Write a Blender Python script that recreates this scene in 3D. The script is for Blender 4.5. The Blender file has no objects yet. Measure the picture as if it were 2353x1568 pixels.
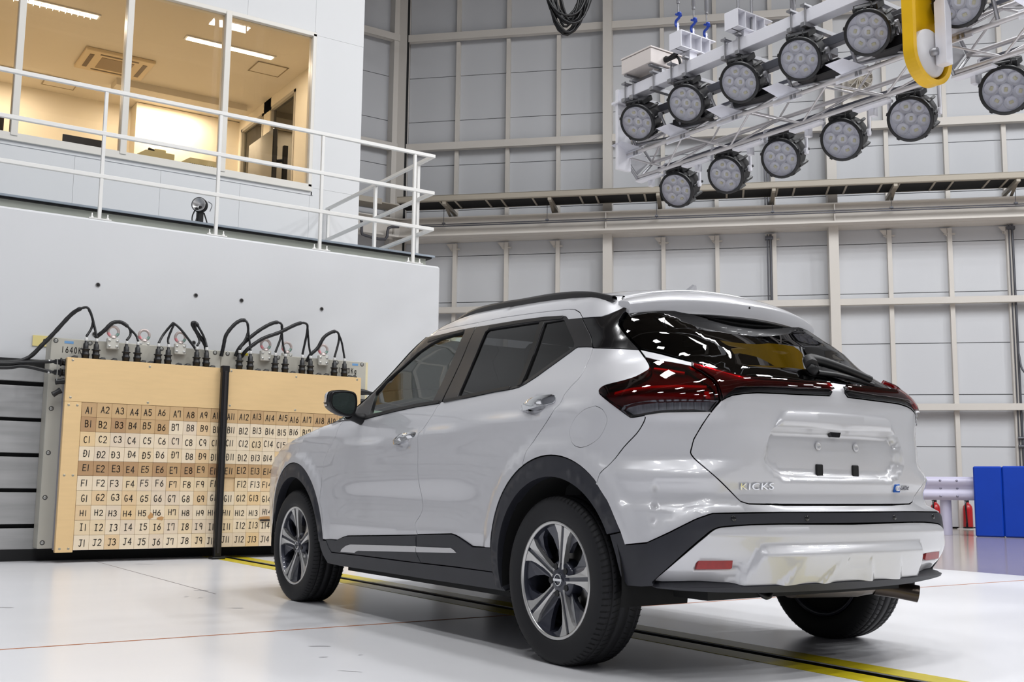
import bpy, bmesh, math, random
import numpy as np
from math import pi, sin, cos, radians
from mathutils import Vector, Matrix
from mathutils.geometry import delaunay_2d_cdt

SC = bpy.context.scene
COL = SC.collection
rng = random.Random(7)

# ------------------------------------------------------------------ camera, world, lights, exposure
cam_d = bpy.data.cameras.new('camera'); cam = bpy.data.objects.new('camera', cam_d); COL.objects.link(cam)
SC.camera = cam
cam_d.sensor_width = 36.0; cam_d.sensor_fit = 'HORIZONTAL'
cam_d.lens = 36.0 * 2476.37 / 2353.0
cam_d.shift_x = 0.00125; cam_d.shift_y = 0.0045
cam_d.clip_start = 0.05; cam_d.clip_end = 200
_yaw, _pit, _rol = radians(33.57927), radians(7.42062), radians(0.64393)
_fw = Vector((sin(_yaw)*cos(_pit), cos(_yaw)*cos(_pit), sin(_pit)))
_r = Vector((cos(_yaw), -sin(_yaw), 0)); _u = _r.cross(_fw)
_r2 = _r*cos(_rol) + _u*sin(_rol); _u2 = -_r*sin(_rol) + _u*cos(_rol)
cam.matrix_world = Matrix(((_r2.x, _u2.x, -_fw.x, -3.3782), (_r2.y, _u2.y, -_fw.y, -3.4694), (_r2.z, _u2.z, -_fw.z, 0.6831), (0, 0, 0, 1)))

SC.view_settings.view_transform = 'Standard'; SC.view_settings.look = 'None'
SC.view_settings.gamma = 1.0; SC.view_settings.use_curve_mapping = False
SC.view_settings.exposure = 0.0
try:
    SC.cycles.use_denoising = True
    SC.cycles.max_bounces = 8; SC.cycles.transparent_max_bounces = 16
    SC.cycles.sample_clamp_indirect = 6.0
except Exception:
    pass
world = bpy.data.worlds.new('hall_air'); SC.world = world; world.use_nodes = True
world.node_tree.nodes['Background'].inputs[0].default_value = (0.93, 0.95, 1.0, 1)
world.node_tree.nodes['Background'].inputs[1].default_value = 0.25

LAMP_Z = 12.2
def area_light(name, loc, sx, sy, power, color=(0.965, 0.98, 1.0), rot=(0, 0, 0)):
    d = bpy.data.lights.new(name, 'AREA'); d.shape = 'RECTANGLE'; d.size = sx; d.size_y = sy
    d.energy = power; d.color = color
    o = bpy.data.objects.new(name, d); o.location = loc; o.rotation_euler = rot; COL.objects.link(o)
    return o
BAY_SPOTS = [(x, y, 115) for x in (-5.4, -2.2, ) for y in (-13.0, -9.0, -5.0, -1.0, 3.0)]
BAY_SPOTS += [(x, y, p) for x, p in ((1.4, 130), (5.0, 170), (8.6, 220)) for y in (-2.6, 0.6, 3.6)]
BAY_SPOTS += [(x, y, 230) for x in (12.2, 15.5) for y in (-13.0, -9.0, -5.0, -1.0)]  # unseen right-hand lamps, added to brighten the far wall
BAY_SPOTS = [s for s in BAY_SPOTS if s[0]*0.701 + s[1]*0.713 < 12.2]
for _x, _y, _p in BAY_SPOTS:
    area_light('bay_light', (_x, _y, LAMP_Z - 0.06), 0.95, 0.4, _p)

# ------------------------------------------------------------------ materials
def lin(c):
    c = c/255.0
    return c/12.92 if c <= 0.04045 else ((c+0.055)/1.055)**2.4
def rgb(r, g, b): return (lin(r), lin(g), lin(b), 1.0)
MATS = {}
def mat(name, color=(0.8, 0.8, 0.8, 1), rough=0.5, metal=0.0, coat=0.0, spec=0.5, noise=None, bump=None, emit=None, streak=None, coat_rough=0.03, noise_stretch=(1, 1, 1)):
    """Procedural principled material. noise=(scale, amount), bump=(scale, strength)."""
    if name in MATS: return MATS[name]
    m = bpy.data.materials.new(name); m.use_nodes = True; nt = m.node_tree
    b = nt.nodes['Principled BSDF']
    b.inputs['Base Color'].default_value = color; b.inputs['Roughness'].default_value = rough
    b.inputs['Metallic'].default_value = metal; b.inputs['Coat Weight'].default_value = coat
    b.inputs['Coat Roughness'].default_value = coat_rough
    b.inputs['Specular IOR Level'].default_value = spec
    if emit:
        b.inputs['Emission Color'].default_value = emit[0]; b.inputs['Emission Strength'].default_value = emit[1]
    if noise or bump:
        tc = nt.nodes.new('ShaderNodeTexCoord'); mp = nt.nodes.new('ShaderNodeMapping')
        mp.inputs['Scale'].default_value = noise_stretch
        nt.links.new(tc.outputs['Object'], mp.inputs['Vector'])
    if noise:
        n = nt.nodes.new('ShaderNodeTexNoise'); n.inputs['Scale'].default_value = noise[0]; n.inputs['Detail'].default_value = 5
        nt.links.new(mp.outputs[0], n.inputs['Vector'])
        mx = nt.nodes.new('ShaderNodeMix'); mx.data_type = 'RGBA'
        k = noise[1]
        mx.inputs['A'].default_value = tuple(max(0, c*(1-k)) for c in color[:3]) + (1,)
        mx.inputs['B'].default_value = tuple(min(1, c*(1+k)) for c in color[:3]) + (1,)
        nt.links.new(n.outputs['Fac'], mx.inputs['Factor']); nt.links.new(mx.outputs['Result'], b.inputs['Base Color'])
    if bump:
        n2 = nt.nodes.new('ShaderNodeTexNoise'); n2.inputs['Scale'].default_value = bump[0]; n2.inputs['Detail'].default_value = 4
        nt.links.new(mp.outputs[0], n2.inputs['Vector'])
        bp = nt.nodes.new('ShaderNodeBump'); bp.inputs['Strength'].default_value = bump[1]; bp.inputs['Distance'].default_value = 0.01
        nt.links.new(n2.outputs['Fac'], bp.inputs['Height']); nt.links.new(bp.outputs[0], b.inputs['Normal'])
    MATS[name] = m
    return m
def glass(name, tint, ior=1.5, rough=0.0, gloss=1.0):
    """Thin pane: tinted see-through with a Fresnel reflection."""
    if name in MATS: return MATS[name]
    m = bpy.data.materials.new(name); m.use_nodes = True; nt = m.node_tree; nt.nodes.clear()
    out = nt.nodes.new('ShaderNodeOutputMaterial'); tr = nt.nodes.new('ShaderNodeBsdfTransparent'); tr.inputs[0].default_value = tint
    gl = nt.nodes.new('ShaderNodeBsdfGlossy'); gl.inputs['Roughness'].default_value = rough; gl.inputs['Color'].default_value = (gloss, gloss, gloss, 1)
    fr = nt.nodes.new('ShaderNodeFresnel'); fr.inputs['IOR'].default_value = ior
    mx = nt.nodes.new('ShaderNodeMixShader')
    nt.links.new(fr.outputs[0], mx.inputs[0]); nt.links.new(tr.outputs[0], mx.inputs[1]); nt.links.new(gl.outputs[0], mx.inputs[2])
    nt.links.new(mx.outputs[0], out.inputs[0])
    MATS[name] = m
    return m

# ------------------------------------------------------------------ mesh helpers
class MB:
    def __init__(s): s.v = []; s.f = []; s.sm = []
    def add(s, verts, faces, smooth=False, M=None):
        o = len(s.v)
        s.v += [tuple(M @ Vector(v)) if M is not None else tuple(v) for v in verts]
        s.f += [tuple(i+o for i in f) for f in faces]; s.sm += [smooth]*len(faces)
        return s
    def box(s, x0, x1, y0, y1, z0, z1, M=None):
        return s.add([(x0,y0,z0),(x1,y0,z0),(x1,y1,z0),(x0,y1,z0),(x0,y0,z1),(x1,y0,z1),(x1,y1,z1),(x0,y1,z1)],
                     [(0,3,2,1),(4,5,6,7),(0,1,5,4),(1,2,6,5),(2,3,7,6),(3,0,4,7)], False, M)
    def bbox(s, x0, x1, y0, y1, z0, z1, b=0.004, M=None):
        """Box with chamfered edges."""
        vs = []; idx = {}
        for sx in (0, 1):
            for sy in (0, 1):
                for sz in (0, 1):
                    X = (x0, x1)[sx]; Y = (y0, y1)[sy]; Z = (z0, z1)[sz]
                    ix = X + (b if sx == 0 else -b); iy = Y + (b if sy == 0 else -b); iz = Z + (b if sz == 0 else -b)
                    for k, p in enumerate(((X, iy, iz), (ix, Y, iz), (ix, iy, Z))):
                        idx[(sx, sy, sz, k)] = len(vs); vs.append(p)
        fs = []
        I = lambda a, b_, c, k: idx[(a, b_, c, k)]
        fs += [(I(0,0,0,0), I(0,0,1,0), I(0,1,1,0), I(0,1,0,0)), (I(1,0,0,0), I(1,1,0,0), I(1,1,1,0), I(1,0,1,0))]
        fs += [(I(0,0,0,1), I(1,0,0,1), I(1,0,1,1), I(0,0,1,1)), (I(0,1,0,1), I(0,1,1,1), I(1,1,1,1), I(1,1,0,1))]
        fs += [(I(0,0,0,2), I(0,1,0,2), I(1,1,0,2), I(1,0,0,2)), (I(0,0,1,2), I(1,0,1,2), I(1,1,1,2), I(0,1,1,2))]
        for c in (0, 1):
            for d in (0, 1):
                fs.append((I(0,c,d,1), I(1,c,d,1), I(1,c,d,2), I(0,c,d,2)))
                fs.append((I(c,0,d,0), I(c,1,d,0), I(c,1,d,2), I(c,0,d,2)))
                fs.append((I(c,d,0,0), I(c,d,1,0), I(c,d,1,1), I(c,d,0,1)))
        for a in (0, 1):
            for b_ in (0, 1):
                for c in (0, 1): fs.append((I(a,b_,c,0), I(a,b_,c,1), I(a,b_,c,2)))
        return s.add(vs, fs, False, M)
    def tube(s, pts, r, n=8, cap=True, M=None, smooth=True):
        pts = [Vector(p) for p in pts]; k = len(pts)
        rs = r if isinstance(r, (list, tuple)) else [r]*k
        vs = []; fs = []
        t0 = (pts[1]-pts[0]).normalized()
        ref = Vector((0, 0, 1)) if abs(t0.z) < 0.9 else Vector((1, 0, 0))
        nrm = t0.cross(ref).normalized()
        for i, p in enumerate(pts):
            if i == 0: t = t0
            elif i == k-1: t = (pts[i]-pts[i-1]).normalized()
            else: t = ((pts[i+1]-pts[i]).normalized() + (pts[i]-pts[i-1]).normalized()).normalized()
            nrm = (nrm - t*nrm.dot(t)).normalized(); bn = t.cross(nrm)
            for j in range(n):
                a = 2*pi*j/n; vs.append(p + (nrm*cos(a)+bn*sin(a))*rs[i])
        for i in range(k-1):
            for j in range(n):
                a = i*n+j; b = i*n+(j+1) % n
                fs.append((a, b, b+n, a+n))
        s.add(vs, fs, smooth, M)
        if cap: s.add(vs[:n], [tuple(range(n-1, -1, -1))], False, M); s.add(vs[-n:], [tuple(range(n))], False, M)
        return s
    def lathe(s, prof, n=32, M=None, smooth=True, closed=False):
        """prof: list of (r, h) revolved about local +Z."""
        vs = []; fs = []; k = len(prof)
        for r, h in prof:
            for j in range(n):
                a = 2*pi*j/n; vs.append((r*cos(a), r*sin(a), h))
        for i in range(k if closed else k-1):
            for j in range(n):
                a = i*n+j; b = i*n+(j+1) % n; c = ((i+1) % k)*n+(j+1) % n; d = ((i+1) % k)*n+j
                fs.append((a, b, c, d))
        return s.add(vs, fs, smooth, M)
    def disc(s, r, h, n=24, M=None, up=True):
        vs = [(r*cos(2*pi*j/n), r*sin(2*pi*j/n), h) for j in range(n)]
        return s.add(vs, [tuple(range(n)) if up else tuple(range(n-1, -1, -1))], False, M)
    def prism(s, poly, h0, h1, M=None, smooth=False):
        n = len(poly)
        vs = [(x, y, h0) for x, y in poly] + [(x, y, h1) for x, y in poly]
        fs = [tuple(range(n-1, -1, -1)), tuple(range(n, 2*n))] + [(i, (i+1) % n, n+(i+1) % n, n+i) for i in range(n)]
        return s.add(vs, fs, smooth, M)
    def grid(s, P, smooth=True, close_u=False):
        """P[i][j] points."""
        a = len(P); b = len(P[0]); vs = [p for row in P for p in row]; fs = []
        for i in range(a if close_u else a-1):
            for j in range(b-1):
                i2 = (i+1) % a
                fs.append((i*b+j, i2*b+j, i2*b+j+1, i*b+j+1))
        return s.add(vs, fs, smooth)
    def mesh(s, name, m=None):
        me = bpy.data.meshes.new(name); me.from_pydata(s.v, [], s.f)
        me.polygons.foreach_set('use_smooth', s.sm)
        if m is not None: me.materials.append(m)
        me.update()
        return me
    def build(s, name, m, parent=None, **kw):
        return link(name, s.mesh(name, m), parent, **kw)
def link(name, me, parent=None, label=None, cat=None, group=None, kind=None, loc=None):
    o = bpy.data.objects.new(name, me); COL.objects.link(o)
    if parent is not None: o.parent = parent
    if loc is not None: o.location = loc
    return tag(o, label, cat, group, kind)
def tag(o, label=None, cat=None, group=None, kind=None):
    if label: o['label'] = label
    if cat: o['category'] = cat
    if group: o['group'] = group
    if kind: o['kind'] = kind
    return o
def thing(name, label, cat, loc=(0, 0, 0), group=None, kind=None, rot=None):
    o = bpy.data.objects.new(name, None); COL.objects.link(o); o.location = loc
    if rot is not None: o.rotation_euler = rot
    return tag(o, label, cat, group, kind)
def copy_tree(o, parent=None):
    c = o.copy(); COL.objects.link(c)
    if parent is not None: c.parent = parent
    for ch in list(o.children): copy_tree(ch, c)
    return c
def basis(o, x, y, z):
    return Matrix(((x[0], y[0], z[0], o[0]), (x[1], y[1], z[1], o[1]), (x[2], y[2], z[2], o[2]), (0, 0, 0, 1)))
def spline(pts, n=8):
    """Catmull-Rom through points."""
    P = [Vector(p) for p in pts]; P = [P[0]*2-P[1]] + P + [P[-1]*2-P[-2]]; out = []
    for i in range(1, len(P)-2):
        for k in range(n):
            t = k/n; a, b, c, d = P[i-1], P[i], P[i+1], P[i+2]
            out.append(0.5*((2*b)+(c-a)*t+(2*a-5*b+4*c-d)*t*t+(3*b-a-3*c+d)*t**3))
    out.append(P[-2]); return out
# simple painted-stroke lettering (points in a 1 x 1 cell)
def _arc(cx, cy, rx, ry, a0, a1, n=8): return [(cx+rx*cos(radians(a0+(a1-a0)*i/n)), cy+ry*sin(radians(a0+(a1-a0)*i/n))) for i in range(n+1)]
GLY = {
 'A': [[(0.05,0),(0.5,1),(0.95,0)],[(0.2,0.35),(0.8,0.35)]],
 'B': [[(0.12,0),(0.12,1)],[(0.12,1)]+_arc(0.45,0.77,0.38,0.23,90,-90)+[(0.12,0.54)],[(0.12,0.54)]+_arc(0.5,0.27,0.42,0.27,90,-90)+[(0.12,0)]],
 'C': [_arc(0.55,0.5,0.45,0.5,50,310,12)],
 'D': [[(0.12,0),(0.12,1)],[(0.12,1)]+_arc(0.4,0.5,0.52,0.5,90,-90,10)+[(0.12,0)],[(-0.06,0.52),(0.4,0.52)]],
 'E': [[(0.9,1),(0.12,1),(0.12,0),(0.95,0)],[(0.12,0.52),(0.8,0.52)]],
 'F': [[(0.95,1),(0.12,1),(0.12,0)],[(0.12,0.52),(0.8,0.52)]],
 'G': [_arc(0.55,0.5,0.45,0.5,55,320,12)+[(0.9,0.42),(0.5,0.42)]],
 'H': [[(0.1,0),(0.1,1)],[(0.9,0),(0.9,1)],[(0.1,0.5),(0.9,0.5)]],
 'I': [[(0.5,0),(0.5,1)],[(0.2,1),(0.8,1)],[(0.2,0),(0.8,0)]],
 'J': [[(0.25,1),(1.0,1)],[(0.7,1),(0.7,0.25)]+_arc(0.42,0.22,0.28,0.22,0,-150)],
 'K': [[(0.12,0),(0.12,1)],[(0.9,1),(0.12,0.42)],[(0.38,0.6),(0.92,0)]],
 'g': [_arc(0.45,0.33,0.38,0.33,20,380,12),[(0.83,0.66),(0.83,-0.1)]+_arc(0.45,-0.1,0.38,0.22,0,-150)],
 '0': [_arc(0.5,0.5,0.42,0.5,90,450,14)], '1': [[(0.5,0),(0.5,1)]],
 '2': [_arc(0.5,0.72,0.42,0.28,160,-30)+[(0.08,0),(0.95,0)]],
 '3': [_arc(0.45,0.76,0.38,0.24,150,-80)+_arc(0.45,0.27,0.45,0.27,85,-150)],
 '4': [[(0.72,0),(0.72,1),(0.05,0.32),(0.98,0.32)]], '5': [[(0.88,1),(0.2,1),(0.14,0.58)]+_arc(0.48,0.33,0.42,0.33,130,-150)],
 '6': [[(0.72,1),(0.22,0.55)]+_arc(0.5,0.3,0.4,0.3,150,-210,14)],
 '7': [[(0.05,0.72),(0.05,1),(0.75,1),(0.75,0)]], '8': [_arc(0.5,0.76,0.34,0.24,90,450,12),_arc(0.5,0.26,0.42,0.26,90,450,12)],
 '9': [_arc(0.45,0.7,0.36,0.3,0,360,12)+[(0.81,0.7),(0.72,0)]],
}
def strokes(text, h, w, gap, th, origin, ux, uz, nrm, slant=0.0, jit=0.0, narrow1=True):
    """Ribbons for text, starting at origin (baseline, left)."""
    mb = MB(); x = 0.0; o = Vector(origin); ux = Vector(ux); uz = Vector(uz); nrm = Vector(nrm)
    for ch in text:
        if ch == ' ': x += w+gap; continue
        ww = w*0.45 if (ch == '1' and narrow1) else w
        jx, jy, js = rng.uniform(-jit, jit)*h, rng.uniform(-jit, jit)*h, 1+rng.uniform(-jit, jit)
        for st in GLY[ch]:
            P = [Vector(((x+jx+(a*ww)+slant*b*h), jy+b*h*js)) for a, b in st]
            for i in range(len(P)-1):
                d = P[i+1]-P[i]
                if d.length < 1e-6: continue
                e = d.normalized()*th*0.4; q = Vector((-d.y, d.x)).normalized()*th/2
                c = [P[i]-e-q, P[i+1]+e-q, P[i+1]+e+q, P[i]-e+q]
                mb.add([o+ux*v.x+uz*v.y+nrm*0.0006 for v in c], [(0, 1, 2, 3)])
        x += ww+gap
    return mb, x-gap
def text_width(text, w, gap): return sum((w*0.45 if c == '1' else w)+gap for c in text)-gap
# ------------------------------------------------------------------ car body surface (metres, car faces +Y, rear axle at the origin)
def pc(x,xs,ys):
    # monotone cubic (PCHIP) interpolation, vectorised
    xs=np.asarray(xs,float); ys=np.asarray(ys,float); x=np.asarray(x,float)
    h=np.diff(xs); d=np.diff(ys)/h; m=np.zeros_like(ys)
    for i in range(1,len(xs)-1):
        if d[i-1]*d[i]>0:
            w1=2*h[i]+h[i-1]; w2=h[i]+2*h[i-1]; m[i]=(w1+w2)/(w1/d[i-1]+w2/d[i])
    m[0]=d[0]; m[-1]=d[-1]
    xc=np.clip(x,xs[0],xs[-1]); i=np.clip(np.searchsorted(xs,xc)-1,0,len(h)-1)
    t=(xc-xs[i])/h[i]
    return ((1+2*t)*(1-t)**2*ys[i]+t*(1-t)**2*h[i]*m[i]+t*t*(3-2*t)*ys[i+1]+t*t*(t-1)*h[i]*m[i+1])
# side half width by height
WZ=[.15,.25,.35,.45,.55,.65,.75,.85,.95,1.02,1.08,1.14,1.22,1.30,1.38,1.44,1.49,1.53,1.56,1.59]
WV=[.80,.835,.852,.862,.868,.872,.874,.872,.862,.845,.822,.792,.752,.714,.680,.650,.620,.585,.53,.42]
# rear centre by height
RZ=[.20,.32,.38,.45,.50,.55,.60,.625,.66,.72,.82,.92,1.0,1.06,1.10,1.13,1.20,1.30,1.40,1.46,1.56]
RV=[.62,.68,.705,.722,.735,.747,.745,.70,.694,.706,.712,.702,.697,.69,.66,.615,.50,.35,.20,.13,.0]
KZ=[.2,.42,.56,.64,.72,.80,.90,1.02,1.10,1.16,1.22,1.30,1.40,1.5]; KV=[.12,.12,.20,.25,.26,.40,.39,.32,.38,.38,.32,.24,.22,.2]
FZ=[.2,.35,.5,.6,.75,.85,.92,.97,1.0,1.03,1.06,1.12,1.2,1.35,1.45,1.5,1.56,1.59]
FV=[3.48,3.52,3.54,3.54,3.50,3.38,3.14,2.82,2.62,2.38,2.25,2.12,1.99,1.79,1.65,1.54,1.3,.9]
CZ=[.2,.6,1.0,1.12,1.2,1.30,1.5]; CV=[.2,.2,.2,.24,.22,.14,.12]
def taper(y,z):
    # half-width reduction along the length (front and rear)
    y=np.asarray(y,float)
    fr=np.clip(y-2.35,0,None); t=.055*fr**2*(1+1.2*fr)
    up=np.clip((z-1.0)/.3,0,1)
    rr=np.clip(.55-y,0,None); t=t+(.03+.05*up)*rr**2
    return t
def Ff(x,y,z):
    ax=np.abs(x)
    zz=z+.05*(np.clip(1.1-y,0,2)/1.1)**1.5*np.clip((z-1.1)/.3,0,1)
    a=ax-pc(zz,WZ,WV)+taper(y,z)
    b=-y-(pc(z,RZ,RV)-pc(z,CZ,CV)*ax**2)
    k2=np.where(z>1.0,.14,.18)
    b2=y-(pc(z,FZ,FV)-.22*ax**2)
    u2=np.maximum(a+k2,0); v2=np.maximum(b2+k2,0)
    f2=np.minimum(np.maximum(a+k2,b2+k2),0)+np.sqrt(u2*u2+v2*v2)-k2
    k=pc(z,KZ,KV)
    u=np.maximum(a+k,0); v=np.maximum(b+k,0)
    f1=np.minimum(np.maximum(a+k,b+k),0)+np.sqrt(u*u+v*v)-k
    return np.where(y>1.2*np.clip((1.5-z)/.5,0.0,1),np.maximum(f1,f2),f1)
def Mp(t,z):
    """t>=0: side at y=t ; t<0: polar angle round the rear (mirrored past -pi/2). returns xyz"""
    t=np.atleast_1d(np.asarray(t,float)); z=np.broadcast_to(np.asarray(z,float),t.shape).copy()
    tt=np.where(t<-np.pi/2,-np.pi-t,t); sg=np.where(t<-np.pi/2,1.,-1.)   # right half
    side=tt>=0
    dx=np.where(side,-1,-np.cos(tt)); dy=np.where(side,0,np.sin(tt)); oy=np.where(side,tt,0)
    lo=np.zeros_like(tt); hi=np.full_like(tt,1.3)
    for _ in range(34):
        m=(lo+hi)/2; f=Ff(dx*m,oy+dy*m,z); lo=np.where(f<0,m,lo); hi=np.where(f<0,hi,m)
    m=(lo+hi)/2
    return np.stack([dx*m*-1*sg, oy+dy*m, z],-1)   # left is -x
def inv(P):
    x,y,z=P[...,0],P[...,1],P[...,2]
    t=np.where(y>=0,y,np.where(x<=0,-np.arctan2(-y,np.maximum(-x,1e-9)),-np.pi+np.arctan2(-y,np.maximum(x,1e-9))))
    return t,z
# feature lines of the car body in surface coordinates (t along the body, z height)
CT = -pi/2
O = {}
O['belt'] = [(1.742,1.027), (1.582,1.040), (1.430,1.052), (1.211,1.064), (0.972,1.069), (0.722,1.081), (0.516,1.093), (0.373,1.097), (0.332,1.101), (0.292,1.114), (0.236,1.141), (0.158,1.189), (0.084,1.236), (0.067,1.249), (0.053,1.255), (-0.057,1.246)]
O['rshut'] = [(-0.060,1.243), (-0.073,1.218), (-0.080,1.181), (-0.085,1.141), (-0.077,1.109), (-0.043,1.079), (-0.015,1.046), (-0.010,1.022), (0.022,0.973), (0.056,0.940), (0.118,0.885), (0.165,0.834), (0.179,0.803), (0.192,0.775)]
O['split'] = [(0.962,1.075), (0.990,1.054), (1.005,1.022), (1.045,0.974), (1.094,0.925), (1.099,0.874), (1.098,0.810), (1.095,0.714), (1.077,0.610), (1.073,0.572), (1.089,0.541), (1.123,0.505), (1.117,0.479), (1.098,0.448)]
O['split2'] = [(1.098,0.448), (1.105,0.369), (1.098,0.351), (1.071,0.319)]
O['fshut'] = [(2.007,1.036), (2.055,0.998), (2.068,0.947), (2.155,0.860), (2.190,0.808), (2.210,0.743), (2.214,0.678), (2.207,0.570), (2.187,0.546), (2.171,0.458), (2.174,0.378)]
O['fclad_top'] = [(2.174,0.378), (2.015,0.380), (1.949,0.396), (1.884,0.408), (1.449,0.429), (1.105,0.447)]
O['rclad_top'] = [(1.095,0.449), (0.777,0.466), (0.742,0.462), (0.708,0.453), (0.602,0.418), (0.444,0.423)]
O['clad_bot'] = [(2.141,0.373), (2.113,0.335), (2.082,0.312), (1.696,0.316), (1.256,0.317), (1.071,0.319), (0.779,0.322), (0.440,0.322)]
O['sill_bot'] = [(2.233,0.370), (2.225,0.329), (2.196,0.287), (2.150,0.248), (1.963,0.244), (1.524,0.246), (1.078,0.246), (0.687,0.248), (0.360,0.250)]
O['garn_f'] = [(1.956,0.325), (1.934,0.339), (1.880,0.358), (1.829,0.367), (1.456,0.382), (1.108,0.395), (1.107,0.368), (1.738,0.340), (1.769,0.333), (1.782,0.327), (1.950,0.322)]
O['garn_r'] = [(1.099,0.394), (0.783,0.404), (0.766,0.401), (0.729,0.386), (1.099,0.368)]
O['fglass'] = [(1.706,1.053), (1.718,1.089), (1.760,1.179), (1.704,1.239), (1.588,1.297), (1.464,1.369), (1.366,1.406), (1.274,1.427), (1.136,1.434), (1.043,1.434), (1.049,1.078), (1.250,1.066), (1.512,1.054)]
O['fframe_top'] = [(1.436,1.451), (1.223,1.450), (1.048,1.451), (0.954,1.450)]
O['fstrip_top'] = [(1.436,1.451), (1.361,1.477), (1.217,1.479), (0.963,1.473)]
O['rglass'] = [(0.828,1.090), (0.840,1.254), (0.839,1.412), (0.820,1.421), (0.396,1.408), (0.344,1.108), (0.384,1.103), (0.818,1.087)]
O['qglass'] = [(0.358,1.397), (0.237,1.397), (0.219,1.389), (0.137,1.319), (0.085,1.272), (0.078,1.256), (0.169,1.203), (0.273,1.142), (0.322,1.116)]
O['rframe_top'] = [(0.952,1.448), (0.867,1.446), (0.578,1.438), (0.381,1.429), (0.257,1.418), (0.230,1.412), (0.202,1.394), (0.113,1.390)]
O['rstrip_top'] = [(0.961,1.474), (0.746,1.472), (0.466,1.459), (0.232,1.445), (0.188,1.437), (0.149,1.420), (0.111,1.390)]
O['rframe_rear'] = [(0.111,1.390), (-0.057,1.246)]
O['dp_top'] = [(0.106,1.388), (0.003,1.383), (-0.038,1.391), (-0.080,1.407), (-0.125,1.428)]
O['dp_right'] = [(-0.130,1.424), (-0.136,1.410), (-0.145,1.387), (-0.158,1.355), (-0.175,1.336), (-0.194,1.325), (-0.251,1.294), (-0.316,1.257), (-0.373,1.220)]
O['dp_bot'] = [(-0.066,1.242), (-0.214,1.231), (-0.373,1.220)]
O['spgap'] = [(-0.123,1.430), (-0.102,1.443), (-0.063,1.459), (-0.021,1.469)]
O['gap'] = [(-0.376,1.219), (-0.427,1.183)]
O['lampq'] = [(-0.431,1.181), (-0.461,1.159), (-0.478,1.144), (-0.481,1.132), (-0.473,1.122), (-0.436,1.100), (-0.381,1.085), (-0.320,1.075), (-0.288,1.069), (-0.270,1.059), (-0.266,1.047), (-0.279,1.036), (-0.335,1.008), (-0.389,0.978), (-0.441,0.946), (-0.454,0.941), (-0.475,0.942), (-0.515,0.947)]
O['lampbot'] = [(-0.515,0.947), (-0.585,0.955), (-0.663,0.957), (-0.790,0.959)]
O['lampin'] = [(-0.790,0.959), (-0.828,1.001), (-0.817,1.052), (-0.796,1.078), (-0.744,1.110), (-0.685,1.142)]
O['lamptop'] = [(-0.685,1.142), (-0.595,1.157), (-0.487,1.172), (-0.430,1.181)]
O['clear'] = [(-0.398,0.983), (-0.477,0.996), (-0.559,1.003), (-0.664,1.004), (-0.825,1.003)]
O['seam'] = [(-0.515,0.947), (-0.515,0.935), (-0.502,0.912), (-0.475,0.878), (-0.422,0.832), (-0.366,0.773), (-0.333,0.736), (-0.324,0.722), (-0.310,0.695)]
O['bar_top'] = [(-0.690,1.143), (-0.838,1.109), (-0.925,1.087), (-0.995,1.083), (-1.073,1.083), (-1.250,1.082), (-1.496,1.084)]
O['bar_end'] = [(-1.516,1.057), (-1.496,1.042)]
O['bar_bot'] = [(-1.496,1.042), (-1.233,1.038), (-1.172,1.038), (-1.010,1.036), (-0.939,1.030), (-0.886,1.022), (-0.856,1.011), (-0.838,1.000)]
O['lip_top'] = [(-1.513,1.058), (-1.236,1.053), (-1.175,1.054), (-1.012,1.051), (-0.940,1.047), (-0.895,1.040)]
O['gl_bot'] = [(-0.384,1.218), (-0.511,1.198), (-0.586,1.182), (-0.744,1.150), (-0.885,1.114), (-0.975,1.096), (-1.079,1.093), (-1.210,1.094), (-1.408,1.096)]
O['gl_left'] = [(-0.384,1.218), (-0.219,1.317), (-0.200,1.329), (-0.190,1.340), (-0.169,1.382)]
O['tg_side'] = [(-0.849,1.012), (-0.827,0.993), (-0.790,0.956), (-0.753,0.910), (-0.719,0.859), (-0.711,0.832), (-0.705,0.811), (-0.714,0.796), (-0.732,0.780), (-0.801,0.729), (-0.902,0.647), (-0.925,0.635), (-0.956,0.628)]
O['tg_top'] = [(-0.921,1.027), (-0.877,1.023), (-0.849,1.012)]
O['tg_bot'] = [(-0.956,0.628), (-1.143,0.627)]
O['ub_edge'] = [(-0.368,0.633), (-0.396,0.596), (-0.430,0.540), (-0.441,0.523), (-0.461,0.479)]
O['ub_bot'] = [(-0.461,0.478), (-0.544,0.487), (-0.561,0.492), (-0.636,0.526), (-0.726,0.571), (-0.765,0.585), (-0.790,0.593), (-0.828,0.595), (-1.113,0.599)]
O['st_bot'] = [(-1.110,0.557), (-0.950,0.555), (-0.844,0.549), (-0.811,0.545), (-0.786,0.535), (-0.764,0.519), (-0.704,0.469), (-0.628,0.401), (-0.570,0.352)]
O['st_low'] = [(-0.571,0.346), (-0.589,0.341), (-0.525,0.332), (-0.457,0.330), (-0.424,0.363), (-0.400,0.440), (-0.373,0.509), (-0.438,0.522)]
O['lb_bot'] = [(-0.571,0.346), (-0.599,0.343), (-0.713,0.344), (-0.837,0.342)]
O['skid'] = [(-1.117,0.492), (-1.012,0.489), (-0.992,0.485), (-0.972,0.476), (-0.946,0.441), (-0.902,0.385), (-0.880,0.358), (-0.837,0.343)]
O['refl'] = [(-0.736,0.431), (-0.870,0.430), (-0.867,0.402), (-0.858,0.398), (-0.725,0.400)]
O['refl_pocket'] = [(-0.735,0.433), (-0.935,0.431), (-0.907,0.394), (-0.724,0.398)]
O['rec_out'] = [(-1.106,0.925), (-1.148,0.970), (-1.178,0.975), (-1.466,0.978), (-1.514,0.978)]
O['rec_side'] = [(-1.093,0.908), (-1.130,0.952), (-1.149,0.966), (-1.178,0.975)]
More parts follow.
